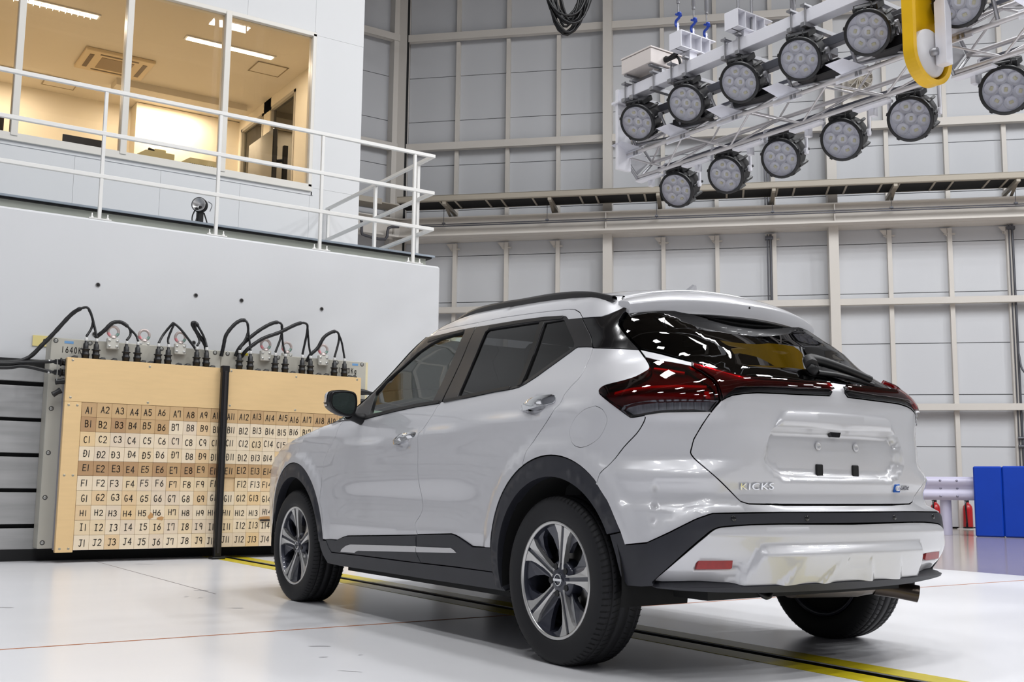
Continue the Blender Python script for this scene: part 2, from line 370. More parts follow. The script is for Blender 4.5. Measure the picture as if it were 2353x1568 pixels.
O['rec_low'] = [(-1.094,0.906), (-1.041,0.839), (-1.036,0.816), (-1.026,0.792), (-1.035,0.765), (-1.091,0.729), (-1.142,0.711), (-1.225,0.703)]
O['rec_ledge'] = [(-1.093,0.908), (-1.268,0.908), (-1.502,0.907)]
O['handle_f'] = [(1.372,0.891), (1.319,0.878), (1.217,0.895), (1.134,0.911), (1.132,0.934), (1.212,0.936), (1.320,0.917)]
O['handle_r'] = [(0.267,0.998), (0.204,0.991), (0.088,1.005), (0.034,1.017), (0.042,1.045), (0.107,1.045), (0.223,1.033)]
O['pocket_f'] = [(1.281,0.893), (1.251,0.861), (1.201,0.894)]
O['pocket_r'] = [(0.214,0.999), (0.159,0.970), (0.105,1.004)]
O['fuel'] = [(-0.267,0.991), (-0.313,0.974), (-0.338,0.940), (-0.329,0.907), (-0.303,0.870), (-0.255,0.844), (-0.194,0.831), (-0.139,0.847), (-0.108,0.882), (-0.112,0.916), (-0.144,0.950), (-0.199,0.979)]
O['fender_sil'] = [(2.031,1.043), (2.270,1.005), (2.417,0.952), (2.660,0.913)]
O['kicks'] = [(-0.889,0.678), (-1.082,0.681), (-0.888,0.701)]
O['epower'] = [(-1.571,0.678), (-1.571,0.679), (-1.571,0.705)]
O['crease'] = [(-0.558,0.700), (-0.553,0.659), (-0.559,0.571), (-0.544,0.491)]
PAINT = mat('pearl_white_paint', (0.63, 0.63, 0.655, 1), 0.30, 0.15, 1.0, 0.5)
CLAD = mat('grey_black_cladding', rgb(40, 41, 48), 0.48, 0, 0, 0.45, noise=(9, 0.25), bump=(900, 0.05))
SATIN = mat('satin_black', rgb(26, 25, 28), 0.35)
GLOSSB = mat('gloss_black', rgb(14, 14, 17), 0.16, 0, 0.4)
RUB = mat('black_rubber_seal', rgb(12, 12, 14), 0.5)
DARK = mat('dark_interior', rgb(24, 24, 26), 0.75)
INT = mat('grey_interior', rgb(58, 58, 60), 0.8)
CHROME = mat('chrome', (0.72, 0.73, 0.75, 1), 0.07, 1.0)
SILVER = mat('silver_garnish', rgb(205, 204, 205), 0.35, 0.25)
G_FRONT = glass('green_tinted_glass', (0.68, 0.82, 0.70, 1), 1.5)
G_REAR = glass('privacy_glass', (0.10, 0.105, 0.11, 1), 1.5, 0.0, 0.8)
G_BACK = glass('dark_rear_glass', (0.03, 0.032, 0.035, 1), 1.5, 0.0, 0.6)
G_RED = glass('red_lamp_lens', (0.58, 0.05, 0.06, 1), 1.42)
G_SMOKE = glass('smoked_lamp_lens', (0.74, 0.74, 0.76, 1), 1.45)
RED_D = mat('dark_red_reflector', rgb(74, 8, 14), 0.4, 0.0, 0.0, noise=(60, 0.5), noise_stretch=(1, 1, 6))
RED_B = mat('bright_red_light_guide', rgb(230, 24, 30), 0.3)
LAMPG = mat('lamp_inner_grey', rgb(150, 152, 158), 0.3, 0.5, noise=(90, 0.6), noise_stretch=(1, 1, 0.2))
REFL = mat('red_reflector', rgb(150, 6, 12), 0.3, 0, 0.3, noise=(55, 0.35))

GAP_SHADE = mat('gap_shade_black', rgb(6, 6, 7), 0.8)  # black on the painted flange edges, standing in for shade in panel gaps
HOLES = [(-1.148, 2.474), (-0.242, 2.474), (0.213, 2.472), (1.066, 2.472), (-1.152, 2.017), (-0.24, 2.013)]
SLATS = [(1.54, 1.66, 0.0), (1.223, 1.498, 0.012), (0.919, 1.190, 0.012), (0.615, 0.884, 0.012), (0.312, 0.581, 0.012), (0.055, 0.276, 0.012)]
WL_POS = (-0.10, 7.22, 3.274)
# ------------------------------------------------------------------ hall: floor, walls, ceiling
WHITE_FL = mat('white_floor_paint', rgb(228, 228, 231), 0.24, 0, 0, 0.4, noise=(0.7, 0.035), noise_stretch=(0.5, 3.0, 1), bump=(2.5, 0.02))
GREY_FL = mat('grey_gloss_floor', rgb(176, 166, 158), 0.12, 0, 0, 0.35, noise=(1.2, 0.10))
YEL = mat('yellow_floor_paint', rgb(200, 182, 28), 0.35, noise=(16, 0.22), noise_stretch=(4, 0.6, 1))
SLOTM = mat('slot_dark_steel', rgb(24, 22, 16), 0.5)
fl = MB(); fl.box(-10, 0.020, -15, 6.75, -0.12, 0.0); fl.box(0.100, 5.10, -15, 6.75, -0.12, 0.0); fl.box(2.6, 5.10, 6.75, 16, -0.12, 0.0); fl.box(-10, 5.1, -15, 6.75, -0.2, -0.12)
floor = fl.build('floor', WHITE_FL, kind='structure')
f2 = MB(); f2.box(5.104, 26, -15, 16.5, -0.12, -0.001); f2.build('floor_plain', GREY_FL, floor, label='glossy grey floor beyond the white paint')
mb = MB(); mb.box(0.020, 0.100, -15, 6.75, -0.118, -0.110); mb.box(0.0195, 0.024, -15, 6.75, -0.115, -0.004); mb.box(0.096, 0.1005, -15, 6.75, -0.115, -0.004); mb.build('guide_slot', SLOTM, floor, label='dark guide slot in the floor')
for x0, x1 in ((-0.105, 0.018), (0.102, 0.225)):
    mb = MB(); mb.box(x0, x1, -15, 6.75, 0.0, 0.0015); mb.build('yellow_band', YEL, floor, label='yellow painted band beside the guide slot')
mb = MB(); mb.box(-10, -0.112, 1.412, 1.428, 0.0, 0.001); mb.box(0.232, 5.1, 1.412, 1.428, 0, 0.001); mb.build('floor_joint', mat('orange_sealant', rgb(168, 104, 62), 0.6), floor, label='thin orange sealant joint')
mb = MB(); mb.box(-1.1225, -1.1155, 3.2, 6.75, 0.0, 0.0008); mb.build('floor_joint', mat('dark_joint', rgb(120, 112, 112), 0.7), floor)
SCUFF = mat('scuff_grey', rgb(150, 148, 152), 0.5, noise=(30, 0.15))
def blob(x, y, rx, ry, a, seed):
    r_ = random.Random(seed); P = []
    for k in range(14):
        th = 2*pi*k/14; q = r_.uniform(0.55, 1.05); u, v = rx*q*cos(th), ry*q*sin(th); v += 0.5*ry*cos(2*u/rx)
        P.append((x+u*cos(a)-v*sin(a), y+u*sin(a)+v*cos(a), 0.0008))
    mb = MB(); mb.add(P, [tuple(range(14))]); mb.build('scuff_mark', SCUFF, floor)
for i, (x, y, rx, ry, a) in enumerate([(-1.45, 0.88, 0.055, 0.012, -0.5), (-1.55, 0.60, 0.022, 0.008, -0.4), (-1.40, 0.58, 0.012, 0.005, 0.1), (-1.27, 2.40, 0.05, 0.010, -0.5), (-1.12, 3.45, 0.06, 0.016, -0.5), (-1.33, 3.10, 0.02, 0.01, 0), (-1.27, 3.02, 0.018, 0.008, 0), (-0.85, 5.85, 0.10, 0.015, -0.55), (-0.62, 5.70, 0.03, 0.012, -0.5), (-1.12, 6.3, 0.08, 0.012, -0.5), (-2.35, 3.0, 0.07, 0.016, -0.55), (-1.45, 6.2, 0.05, 0.01, -0.5), (-1.60, 0.25, 0.06, 0.004, -0.9)]): blob(x, y, rx, ry, a, i)

AW = radians(-44.5); U_ = Vector((cos(AW), sin(AW), 0)); N_ = Vector((-sin(AW), cos(AW), 0)); DW = 16.4; S0 = -6.504
def Wp(s, off, z): return N_*(DW-off)+U_*(S0+s)+Vector((0, 0, z))
MW = Matrix(((U_.x, -N_.x, 0, 0), (U_.y, -N_.y, 0, 0), (0, 0, 1, 0), (0, 0, 0, 1)))
MW = Matrix.Translation(Wp(0, 0, 0)) @ MW          # local x along the wall, y out of the wall into the hall, z up
PANEL = mat('grey_white_cladding', rgb(206, 208, 212), 0.55, noise=(0.6, 0.03))
STEELW = mat('cream_white_steel', rgb(216, 211, 204), 0.45, noise=(1.5, 0.03))
def wall_obj(name, m): return thing(name, None, None, kind='structure')
Z_ROWS = [0.02, 0.52]+[0.52+0.972*k for k in range(1, 13)]
STUDS = [0.17, 1.25, 2.33, 3.39, 4.42, 5.51, 6.56, 7.65, 8.74, 9.79, 10.88, 11.92, 13.06, 14.15, 15.2, 16.3]
wall_back = thing('wall_back', None, None, kind='structure'); wall_back.matrix_world = MW
mb = MB(); mb.box(-0.1, 16.5, -0.25, -0.065, 0, 13); mb.build('backing', mat('backing_grey', rgb(70, 70, 70), 0.8), wall_back)
cacheP = {}
for i in range(len(STUDS)-1):
    for j in range(len(Z_ROWS)-1):
        w = round(STUDS[i+1]-STUDS[i], 3); h = round(Z_ROWS[j+1]-Z_ROWS[j], 3); key = (w, h)
        if key not in cacheP:
            mb = MB(); mb.bbox(0.0, w, -0.06, 0.0, 0.006, h-0.006, 0.004); cacheP[key] = mb.mesh('wall_panel', PANEL)
        link('wall_panel', cacheP[key], wall_back, loc=(STUDS[i], 0, Z_ROWS[j]))
GIRD = [2.22, 4.22, 7.68, 10.07]
for s in STUDS[1:]:
    if s in (4.42, 8.74, 13.06): continue
    mb = MB()
    for z0, z1 in ((0, 2.16), (2.28, 4.16), (4.28, 5.62), (5.9, 7.6), (7.76, 9.98), (10.16, 12.9)): mb.box(s-0.04, s+0.04, 0.002, 0.11, z0, z1)
    mb.box(s-0.10, s+0.10, 0.03, 0.10, 5.50, 5.52); mb.add([(s-0.18, 0.10, 5.62), (s-0.05, 0.10, 5.62), (s-0.05, 0.10, 5.45)], [(0, 1, 2)])
    mb.build('stud', STEELW, wall_back)
for z in GIRD:
    mb = MB(); hh = 0.075 if z > 5 else 0.06
    mb.box(0.05, 16.4, 0.112, 0.23, z+hh-0.012, z+hh); mb.box(0.05, 16.4, 0.112, 0.23, z-hh, z-hh+0.012); mb.box(0.05, 16.4, 0.222, 0.234, z-hh, z+hh)
    mb.build('girder', STEELW, wall_back)
for s in (4.42, 8.74, 13.06):
    mb = MB(); mb.box(s-0.09, s+0.09, 0.002, 0.36, 0, 12.9); mb.build('column', STEELW, wall_back)
mb = MB()
mb.box(0.05, 16.4, 0.38, 0.66, 6.03, 6.05); mb.box(0.05, 16.4, 0.50, 0.52, 5.70, 6.03); mb.box(0.05, 16.4, 0.38, 0.66, 5.665, 5.70)
mb.box(0.05, 16.4, 0.02, 0.40, 5.66, 5.68)
for s in (0.1, 4.42, 8.74, 13.06): mb.box(s-0.008, s+0.008, 0.52, 0.65, 5.70, 6.03)
mb.build('crane_beam', STEELW, wall_back, label='wide horizontal steel beam across the wall')
PIPE = mat('galvanised_pipe', rgb(105, 106, 112), 0.35, 0.7)
mb = MB(); mb.tube([(0.4, 0.66, 5.86), (16.2, 0.66, 5.86)], 0.014, 8); mb.tube([(0.4, 0.66, 5.895), (16.2, 0.66, 5.895)], 0.012, 8)
for s in (1.15, 3.26, 5.41, 7.6, 9.76, 11.93): mb.tube([(s, 0.66, 5.85), (s, 0.66, 6.28)], 0.006, 6); mb.box(s-0.03, s+0.03, 0.63, 0.69, 5.90, 5.93)
mb.build('conduit_pair', PIPE, wall_back)
for s, z0, z1 in ((7.58, 2.2, 5.6), (11.98, 0.9, 5.65), (7.55, 6.0, 7.6)):
    mb = MB(); mb.tube([(s, 0.13, z0), (s, 0.13, z1)], 0.022, 8); mb.tube([(s-0.06, 0.13, z0), (s-0.06, 0.13, z1)], 0.012, 8)
    mb.box(s-0.10, s+0.05, 0.05, 0.15, z1-0.10, z1-0.04); mb.build('conduit', PIPE, wall_back)
mb = MB(); mb.tube(spline([(11.98, 0.16, 3.2), (12.02, 0.2, 2.9), (12.2, 0.22, 2.75), (12.5, 0.2, 2.75)], 5), 0.018, 6); mb.tube([(11.9, 0.15, 1.65), (12.5, 0.15, 1.65)], 0.03, 8); mb.tube([(11.9, 0.15, 1.5), (12.5, 0.15, 1.5)], 0.03, 8); mb.build('pipework', PIPE, wall_back)
# cable rack walkway along the wall
BLACKN = mat('rack_black', rgb(13, 13, 15), 0.7)
RACKS = mat('rack_beige_steel', rgb(178, 170, 156), 0.45)
rack = thing('cable_rack', 'long beige cable rack with black tray along the far hall wall', 'cable rack'); rack.matrix_world = MW
mb = MB(); mb.box(0.3, 16.3, 1.09, 1.12, 6.265, 6.375); mb.box(0.3, 16.3, 1.04, 1.12, 6.365, 6.378); mb.box(0.3, 16.3, 1.04, 1.12, 6.262, 6.272); mb.build('side_rail', RACKS, rack)
mb = MB(); mb.box(0.3, 16.3, 0.44, 0.46, 6.262, 6.36); mb.build('side_rail', RACKS, rack)
mb = MB(); mb.box(0.3, 16.3, 0.46, 1.09, 6.267, 6.28); mb.build('tray', BLACKN, rack, label='black cable tray')
s = 0.55; k = 0
rung = MB(); rung.box(-0.018, 0.018, 0.46, 1.09, 6.252, 6.2665); rungm = rung.mesh('rung', RACKS)
while s < 16.2:
    if k % 3 != 1: link('rung', rungm, rack, loc=(s, 0, 0))
    s += 0.31; k += 1
for s in (1.26, 3.37, 5.46, 7.61, 9.78, 11.88, 14.0):
    mb = MB(); mb.bbox(s-0.035, s+0.035, 0.05, 1.10, 6.20, 6.27, 0.004); mb.add([(s-0.03, 0.15, 5.95), (s+0.03, 0.15, 5.95), (s+0.03, 0.95, 6.2), (s-0.03, 0.95, 6.2)], [(0, 1, 2, 3), (3, 2, 1, 0)]); mb.build('bracket', RACKS, rack)
# side wall beside the control room
YL = 16.256
wall_left = thing('wall_left', None, None, kind='structure', loc=(0, YL, 0))
mb = MB(); mb.box(-9, 6.76, 0.07, 0.25, 0, 13); mb.build('backing', mat('backing_grey', rgb(70, 70, 70), 0.8), wall_left)
xs = [6.64-1.09*k for k in range(0, 6)]
for i in range(len(xs)-1):
    for j in range(len(Z_ROWS)-1):
        h = round(Z_ROWS[j+1]-Z_ROWS[j], 3); key = ('L', h)
        if key not in cacheP:
            mb = MB(); mb.bbox(0.0, 1.086, 0.0, 0.06, 0.006, h-0.006, 0.004); cacheP[key] = mb.mesh('wall_panel', PANEL)
        link('wall_panel', cacheP[key], wall_left, loc=(xs[i+1], 0, Z_ROWS[j]))
for x in (6.63,): mb = MB(); mb.box(x-0.09, x+0.06, -0.22, 0.0, 0, 12.9); mb.build('column', STEELW, wall_left)
for x in xs[1:]:
    mb = MB(); mb.box(x-0.04, x+0.04, -0.10, 0.0, 0, 12.9); mb.build('stud', STEELW, wall_left)
for z in GIRD:
    hh = 0.075; mb = MB(); mb.box(1.0, 6.72, -0.23, -0.11, z+hh-0.012, z+hh); mb.box(1.0, 6.72, -0.23, -0.11, z-hh, z-hh+0.012); mb.box(1.0, 6.72, -0.234, -0.222, z-hh, z+hh); mb.build('girder', STEELW, wall_left)
mb = MB(); mb.box(1.0, 6.75, -0.50, -0.48, 5.70, 6.03); mb.box(1.0, 6.75, -0.62, -0.36, 6.03, 6.05); mb.box(1.0, 6.75, -0.62, -0.36, 5.665, 5.70); mb.build('crane_beam', STEELW, wall_left)
mb = MB(); mb.bbox(-0.055, 0.055, -0.30, 0.1, 0, 12.9, 0.004); mb.build('corner_gap', BLACKN, wall_left, loc=(6.80, -0.0, 0), label='black vertical expansion joint')
mb = MB(); mb.box(0.0, 0.17, 0.002, 0.30, 0, 12.9); mb.build('column', STEELW, wall_back)
mb = MB(); mb.box(1.5, 6.1, -0.72, -0.69, 6.265, 6.375); mb.box(1.5, 6.5, -0.70, -0.2, 6.30, 6.315); rackl = mb.build('side_rail', RACKS, rack); rackl.matrix_world = Matrix.Translation((0, YL, 0))
PIPED = mat('dark_grey_pipe', rgb(86, 86, 92), 0.5, 0.3)
mb = MB(); mb.tube(spline([(4.6, -0.70, 4.45), (5.0, -0.70, 4.6), (5.15, -0.70, 4.7), (5.18, -0.70, 5.5), (5.2, -0.70, 5.85), (5.3, -0.70, 5.9), (5.65, -0.70, 5.9), (5.68, -0.70, 5.65), (5.75, -0.70, 5.58), (6.2, -0.70, 5.56), (6.27, -0.70, 5.8), (6.5, -0.70, 5.86)], 3), 0.030, 8)
mb.build('wall_pipework', PIPED, wall_left)
ov = thing('overhead_rack', 'dark overhead cable rack with steel channels, top left corner by the control room', 'cable rack')
mb = MB(); mb.tube([(3.6, 13.5, 10.98), (6.12, 13.5, 10.06)], 0.05, 4); mb.tube([(4.2, 13.2, 10.36), (5.28, 13.2, 10.02)], 0.045, 4); mb.build('channel', PIPE, ov)
mb = MB(); mb.add([(3.6, 13.4, 11.0), (5.0, 13.4, 10.40), (6.0, 15.6, 11.0), (4.0, 15.8, 11.8)], [(0, 1, 2, 3), (3, 2, 1, 0)]); mb.add([(3.6, 13.4, 11.06), (5.0, 13.4, 10.46), (6.0, 15.6, 11.06), (4.0, 15.8, 11.86)], [(0, 1, 2, 3), (3, 2, 1, 0)]); mb.build('tray', BLACKN, ov)
mb = MB(); mb.tube([(6.08, 13.5, 10.1), (5.6, 13.6, 11.3)], 0.012, 6); mb.tube([(6.08, 13.5, 10.1), (6.1, 13.5, 12.9)], 0.010, 6); mb.build('hanger', PIPE, ov)
# ceiling and unseen sides of the hall
CEILM = mat('ceiling_brown_grey', rgb(112, 104, 96), 0.8, noise=(0.5, 0.1))
mb = MB(); mb.box(-11, 26, -15, 16.5, 13.0, 13.2); ceil = mb.build('ceiling', CEILM, kind='structure')
for k in range(-3, 8):
    y = -11+k*4.0+8
    if y < 15: mb = MB(); mb.box(-11, 14, y-0.12, y+0.12, 12.75, 13.0); mb.build('roof_beam', STEELW, ceil)
WSIDE = mat('side_wall_grey', rgb(112, 113, 118), 0.6)
mb = MB(); mb.box(-11, -10, -15, 16.5, 0, 13); mb.build('wall_west', WSIDE, kind='structure')
mb = MB(); mb.box(-11, 26, -16, -15, 0, 13); mb.build('wall_near', WSIDE, kind='structure')
# bay lights; those on the right are added to brighten the far wall
LAMPE = mat('lamp_panel', rgb(255, 250, 240), 0.5, emit=((1, 0.985, 0.95, 1), 8.0))
first = None
bayn = 0
for x, y, _p in BAY_SPOTS:
    t = thing('bay_light', 'white ceiling bay light high over the test floor', 'ceiling light', (x, y, 0), group='ceiling bay lights')
    mb = MB(); mb.bbox(-0.52, 0.52, -0.24, 0.24, LAMP_Z-0.02, LAMP_Z+0.30, 0.02); mb.tube([(0, 0, LAMP_Z+0.3), (0, 0, 12.99)], 0.02, 6); mb.build('housing', STEELW, t)
    mb = MB()
    for k in range(5): mb.box(-0.46+k*0.19, -0.32+k*0.19, -0.19, 0.19, LAMP_Z-0.045, LAMP_Z-0.022)
    mb.build('lamp_tube', LAMPE, t)
# guard rail, fire extinguishers and crash mats by the far wall
LAV = mat('pale_lavender_paint', rgb(206, 203, 226), 0.35)
gr = thing('guard_rail', 'pale lavender corrugated guard rail on a round post by the far wall', 'guard rail', (11.65, 6.9, 0))
mb = MB(); P = []
dv = Vector((cos(radians(-58)), sin(radians(-58)), 0)); pv = Vector((-dv.y, dv.x, 0))*-1
for k, (o, z) in enumerate([(0.0, 0.54), (-0.05, 0.57), (-0.075, 0.62), (-0.03, 0.68), (0.0, 0.72), (-0.03, 0.76), (-0.075, 0.82), (-0.05, 0.87), (0.0, 0.90)]):
    P.append([tuple(Vector((0, 0, z))+dv*a+pv*(-o)) for a in (-2.2, 0, 0.3, 0.9)])
mb.grid(P, True); mb.build('rail_beam', LAV, gr)
mb = MB(); mb.tube([(0.10, 0.05, 0), (0.10, 0.05, 0.86)], 0.085, 18); mb.lathe([(0.09, 0.86), (0.05, 0.89), (0.001, 0.895)], 18, Matrix.Translation((0.10, 0.05, 0))); mb.build('post', LAV, gr)
for a in (-0.05, 0.19):
    for z in (0.60, 0.72, 0.84):
        mb = MB(); c = Vector((0, 0, z))+dv*a+pv*0.035; mb.lathe([(0.0003, 0.012), (0.016, 0.008), (0.018, 0.0)], 10, basis(c+pv*(0.035 if z != 0.72 else -0.03), dv, (0, 0, 1), pv)); mb.build('bolt', mat('bolt_grey', rgb(150, 148, 165), 0.4, 0.5), gr)
REDX = mat('extinguisher_red', rgb(186, 28, 34), 0.3, 0, 0.4)
def extinguisher(name, x, y, label):
    t = thing(name, label, 'fire extinguisher', (x, y, 0.0), group='fire extinguishers by the far wall')
    mb = MB(); mb.lathe([(0.001, 0.03), (0.075, 0.03), (0.085, 0.045), (0.085, 0.36), (0.075, 0.41), (0.045, 0.45), (0.028, 0.46), (0.028, 0.48)], 24); mb.build('cylinder', REDX, t)
    mb = MB(); mb.lathe([(0.001, 0.03), (0.09, 0.0), (0.095, 0.0), (0.088, 0.035)], 20); mb.build('base', GLOSSB, t)
    mb = MB(); mb.box(-0.022, 0.022, -0.02, 0.02, 0.48, 0.53); mb.box(-0.10, 0.05, -0.012, 0.012, 0.53, 0.545); mb.box(-0.09, 0.03, -0.010, 0.010, 0.50, 0.512); mb.build('valve_lever', GLOSSB, t)
    mb = MB(); mb.tube(spline([(-0.02, 0, 0.51), (-0.10, -0.03, 0.50), (-0.13, -0.05, 0.38), (-0.115, -0.05, 0.22), (-0.11, -0.05, 0.12)], 6), 0.014, 8); mb.tube([(-0.11, -0.05, 0.12), (-0.11, -0.05, 0.04)], [0.016, 0.022], 8); mb.build('hose', GLOSSB, t)
    mb = MB(); mb.box(-0.14, 0.14, -0.12, 0.13, -0.001, 0.012); mb.build('floor_tray', mat('tray_white', rgb(215, 215, 215), 0.5), t)
extinguisher('fire_extinguisher', 14.50, 8.40, 'red fire extinguisher with black hose beside the blue mats')
extinguisher('fire_extinguisher', 14.12, 8.80, 'red fire extinguisher half hidden behind the guard rail post')
BLU = mat('blue_vinyl', rgb(8, 62, 178), 0.42, 0, 0, 0.4, noise=(3, 0.12), bump=(5, 0.25))
ml = Vector((11.69, 6.42, 0)); md = Vector((cos(radians(-62)), sin(radians(-62)), 0)); mn = Vector((-md.y, md.x, 0))
for k, (a0, a1, lab) in enumerate(((0.0, 0.40, 'tall blue vinyl crash mat at the left end, next to the guard rail'), (0.403, 0.76, 'second tall blue vinyl crash mat from the guard rail'), (0.763, 1.25, 'third tall blue vinyl crash mat, cut by the picture edge'))):
    mb = MB(); mb.bbox(a0, a1, 0.0, 0.34, 0.0, 1.06+0.004*k, 0.02, basis((0, 0, 0), md, mn, (0, 0, 1))); o = mb.build('crash_mat', BLU, None, label=lab, cat='crash mat', group='blue crash mats'); o.location = ml
# hanging coil of black cable
coil = thing('cable_coil', 'hanging coil of black cable in front of the far wall near the ceiling', 'cable', (5.86, 9.0, 8.45))
CAB = mat('black_cable', rgb(14, 14, 17), 0.45)
r_ = random.Random(3)
for k in range(13):
    w = r_.uniform(0.13, 0.37); h = r_.uniform(0.72, 1.0); dx = r_.uniform(-0.06, 0.08); dy = r_.uniform(-0.08, 0.08)
    mb = MB(); P = [(dx+w*cos(a)*(0.9 if sin(a) > 0 else 1), dy+0.03*sin(3*a+k)-0.4*w*cos(a), h*sin(a)*1.0) for a in [2*pi*i/26 for i in range(27)]]
    mb.tube([Vector(p) @ Matrix.Identity(3) for p in P], 0.020, 6, cap=False); mb.build('cable_loop', CAB, coil)
mb = MB(); mb.tube([(0, 0, 0.6), (0, 0, 4.5)], 0.012, 6); mb.build('hanger', PIPE, coil)
# small fan unit hung on the far wall
fan = thing('wall_fan', 'white wall-mounted fan behind the lighting truss', 'fan'); fan.matrix_world = MW @ Matrix.Translation((9.28, 0.38, 8.5))
mb = MB(); mb.lathe([(0.23, 0.0), (0.25, 0.04), (0.25, 0.16), (0.23, 0.2)], 28, basis((0, 0, 0), (1, 0, 0), (0, 0, 1), (0, 1, 0))); mb.build('ring', STEELW, fan)
for k in range(14):
    a = 2*pi*k/14; mb = MB(); mb.tube([(0.06*cos(a), 0.2, 0.06*sin(a)), (0.24*cos(a+0.3), 0.2, 0.24*sin(a+0.3))], 0.006, 5); mb.build('guard_wire', STEELW, fan)
mb = MB(); mb.lathe([(0.001, 0.2), (0.06, 0.2), (0.07, 0.1)], 16, basis((0, 0, 0), (1, 0, 0), (0, 0, 1), (0, 1, 0)))
for k in range(4): mb.add([tuple(Matrix.Rotation(pi/2*k, 3, 'Y') @ Vector(p)) for p in ((0.05, 0.1, -0.03), (0.21, 0.13, -0.09), (0.21, 0.08, 0.09), (0.05, 0.11, 0.03))], [(0, 1, 2, 3)])
mb.build('blades', RACKS, fan)
mb = MB(); mb.bbox(-0.3, 0.22, -0.3, -0.05, -0.9, 0.30, 0.01); mb.build('mount_box', STEELW, fan)

# ------------------------------------------------------------------ concrete barrier, deck, rail
CONC = mat('painted_concrete', rgb(207, 208, 210), 0.6, noise=(1.2, 0.025), bump=(35, 0.03))
mb = MB(); mb.bbox(-10, 2.465, 6.76, 9.72, 0.0, 3.09, 0.02); barrier = mb.build('wall_barrier', CONC, kind='structure')
HOLE = mat('hole_black', rgb(20, 18, 18), 0.8); RIMM = mat('hole_rim_grey', rgb(130, 128, 128), 0.5)
for x, z in HOLES:
    mb = MB(); Bm = basis((x, 6.758, z), (1, 0, 0), (0, 0, 1), (0, -1, 0)); mb.lathe([(0.016, 0.003), (0.020, 0.004), (0.022, 0.0)], 16, Bm); h = mb.build('anchor_socket', RIMM, barrier)
    mb = MB(); mb.disc(0.0165, 0.002, 16, Bm); mb.build('anchor_hole', HOLE, h)
SLAT = mat('galvanised_slat', rgb(176, 176, 176), 0.45, 0.25, noise=(2.6, 0.28), noise_stretch=(0.5, 1, 6))
mb = MB(); mb.box(-10, -1.55, 6.70, 6.76, 0.0, 1.74); mb.build('slat_backing', BLACKN, barrier)
for z0, z1, d in SLATS:
    mb = MB(); mb.bbox(-10, -1.50, 6.64-d, 6.71, z0, z1, 0.004); mb.build('slat', SLAT, barrier, label='grey horizontal steel slat')
mb = MB(); mb.box(-10, 2.4, 6.62, 6.759, 0.0, 0.10); mb.build('overhang_shade', BLACKN, barrier)  # black strip standing in for the darkness under the overhanging wall
DECKM = mat('deck_edge_green_grey', rgb(176, 180, 170), 0.5); DECKT = mat('deck_plate_blue_grey', rgb(150, 160, 170), 0.4)
mb = MB(); mb.box(-10, 2.463, 7.10, 9.74, 3.09, 3.235); deck = mb.build('trim_deck', DECKM, kind='structure')
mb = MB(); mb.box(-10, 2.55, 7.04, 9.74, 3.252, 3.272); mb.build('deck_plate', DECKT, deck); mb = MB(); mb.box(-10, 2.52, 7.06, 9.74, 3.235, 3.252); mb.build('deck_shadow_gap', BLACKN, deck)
RAILW = mat('white_rail_paint', rgb(226, 225, 222), 0.4)
hr = thing('handrail', 'white steel handrail along the edge of the raised deck', 'handrail')
ss_ = 0.927; Yr = 6.83
rz = [0.683+(z-0.6831)*ss_ for z in (4.645, 4.185, 3.738)]
xp = [-3.3782+(v+3.3782)*ss_ for v in (-0.9846-2.3816, -0.9846-1.1908, -0.9846, -0.9846+1.1908, -0.9846+2*1.1908, -0.9846+3*1.1908)]
XE = -3.3782+(-0.9846+3*1.1908+0.27+3.3782)*ss_
for z in rz:
    mb = MB(); mb.bbox(-8, XE, Yr-0.019, Yr+0.019, z-0.019, z+0.019, 0.003); mb.build('rail', RAILW, hr)
    mb = MB(); mb.bbox(XE-0.038, XE, Yr+0.019, 9.735, z-0.019, z+0.019, 0.003); mb.build('rail', RAILW, hr)
for x in xp+[xp[0]-1.104, xp[0]-2.208]:
    mb = MB(); mb.bbox(x-0.016, x+0.016, Yr-0.016, Yr+0.016, 3.095, rz[0]-0.019, 0.003); mb.build('post', RAILW, hr)
    mb = MB(); mb.box(x-0.10, x+0.10, Yr-0.055, Yr+0.055, 3.0905, 3.103)
    for a in (-0.07, 0.07): mb.lathe([(0.014, 0.0), (0.014, 0.016), (0.006, 0.020), (0.006, 0.05), (0.0005, 0.052)], 8, Matrix.Translation((x+a, Yr-0.03, 3.10)))
    mb.build('base_plate', RAILW, hr)
for y, zb in ((Yr+0.35, 3.272), (8.27, 3.272), (9.68, 3.272)):
    mb = MB(); mb.bbox(XE-0.037, XE-0.001, y-0.022, y+0.022, zb, rz[0]-0.019, 0.003); mb.build('post', RAILW, hr)
# work light on its stand on the deck
wl = thing('work_light', 'small silver reflector work light on a black stand behind the handrail', 'work light', WL_POS)
wlB = basis((0, 0, 0.21), (0.80, -0.60, 0), (0.0, 0.0, 1.0), (-0.6, -0.80, 0.0))
mb = MB(); mb.lathe([(0.0005, 0.0), (0.03, 0.005), (0.062, 0.05), (0.068, 0.055), (0.070, 0.04), (0.05, -0.03), (0.001, -0.05)], 28, wlB); mb.build('reflector', mat('worn_silver', rgb(205, 205, 205), 0.25, 0.7), wl)
mb = MB(); mb.lathe([(0.071, 0.045), (0.076, 0.05), (0.076, -0.01), (0.060, -0.05), (0.03, -0.07)], 28, wlB); mb.build('lamp_housing', BLACKN, wl)
mb = MB(); mb.bbox(-0.03, 0.03, -0.03, 0.03, 0.0, 0.15, 0.006); mb.tube([(0, 0, 0.12), (0, 0, 0.20)], 0.018, 8); mb.tube([(-0.05, -0.02, 0.17), (-0.01, 0, 0.14)], 0.018, 8)
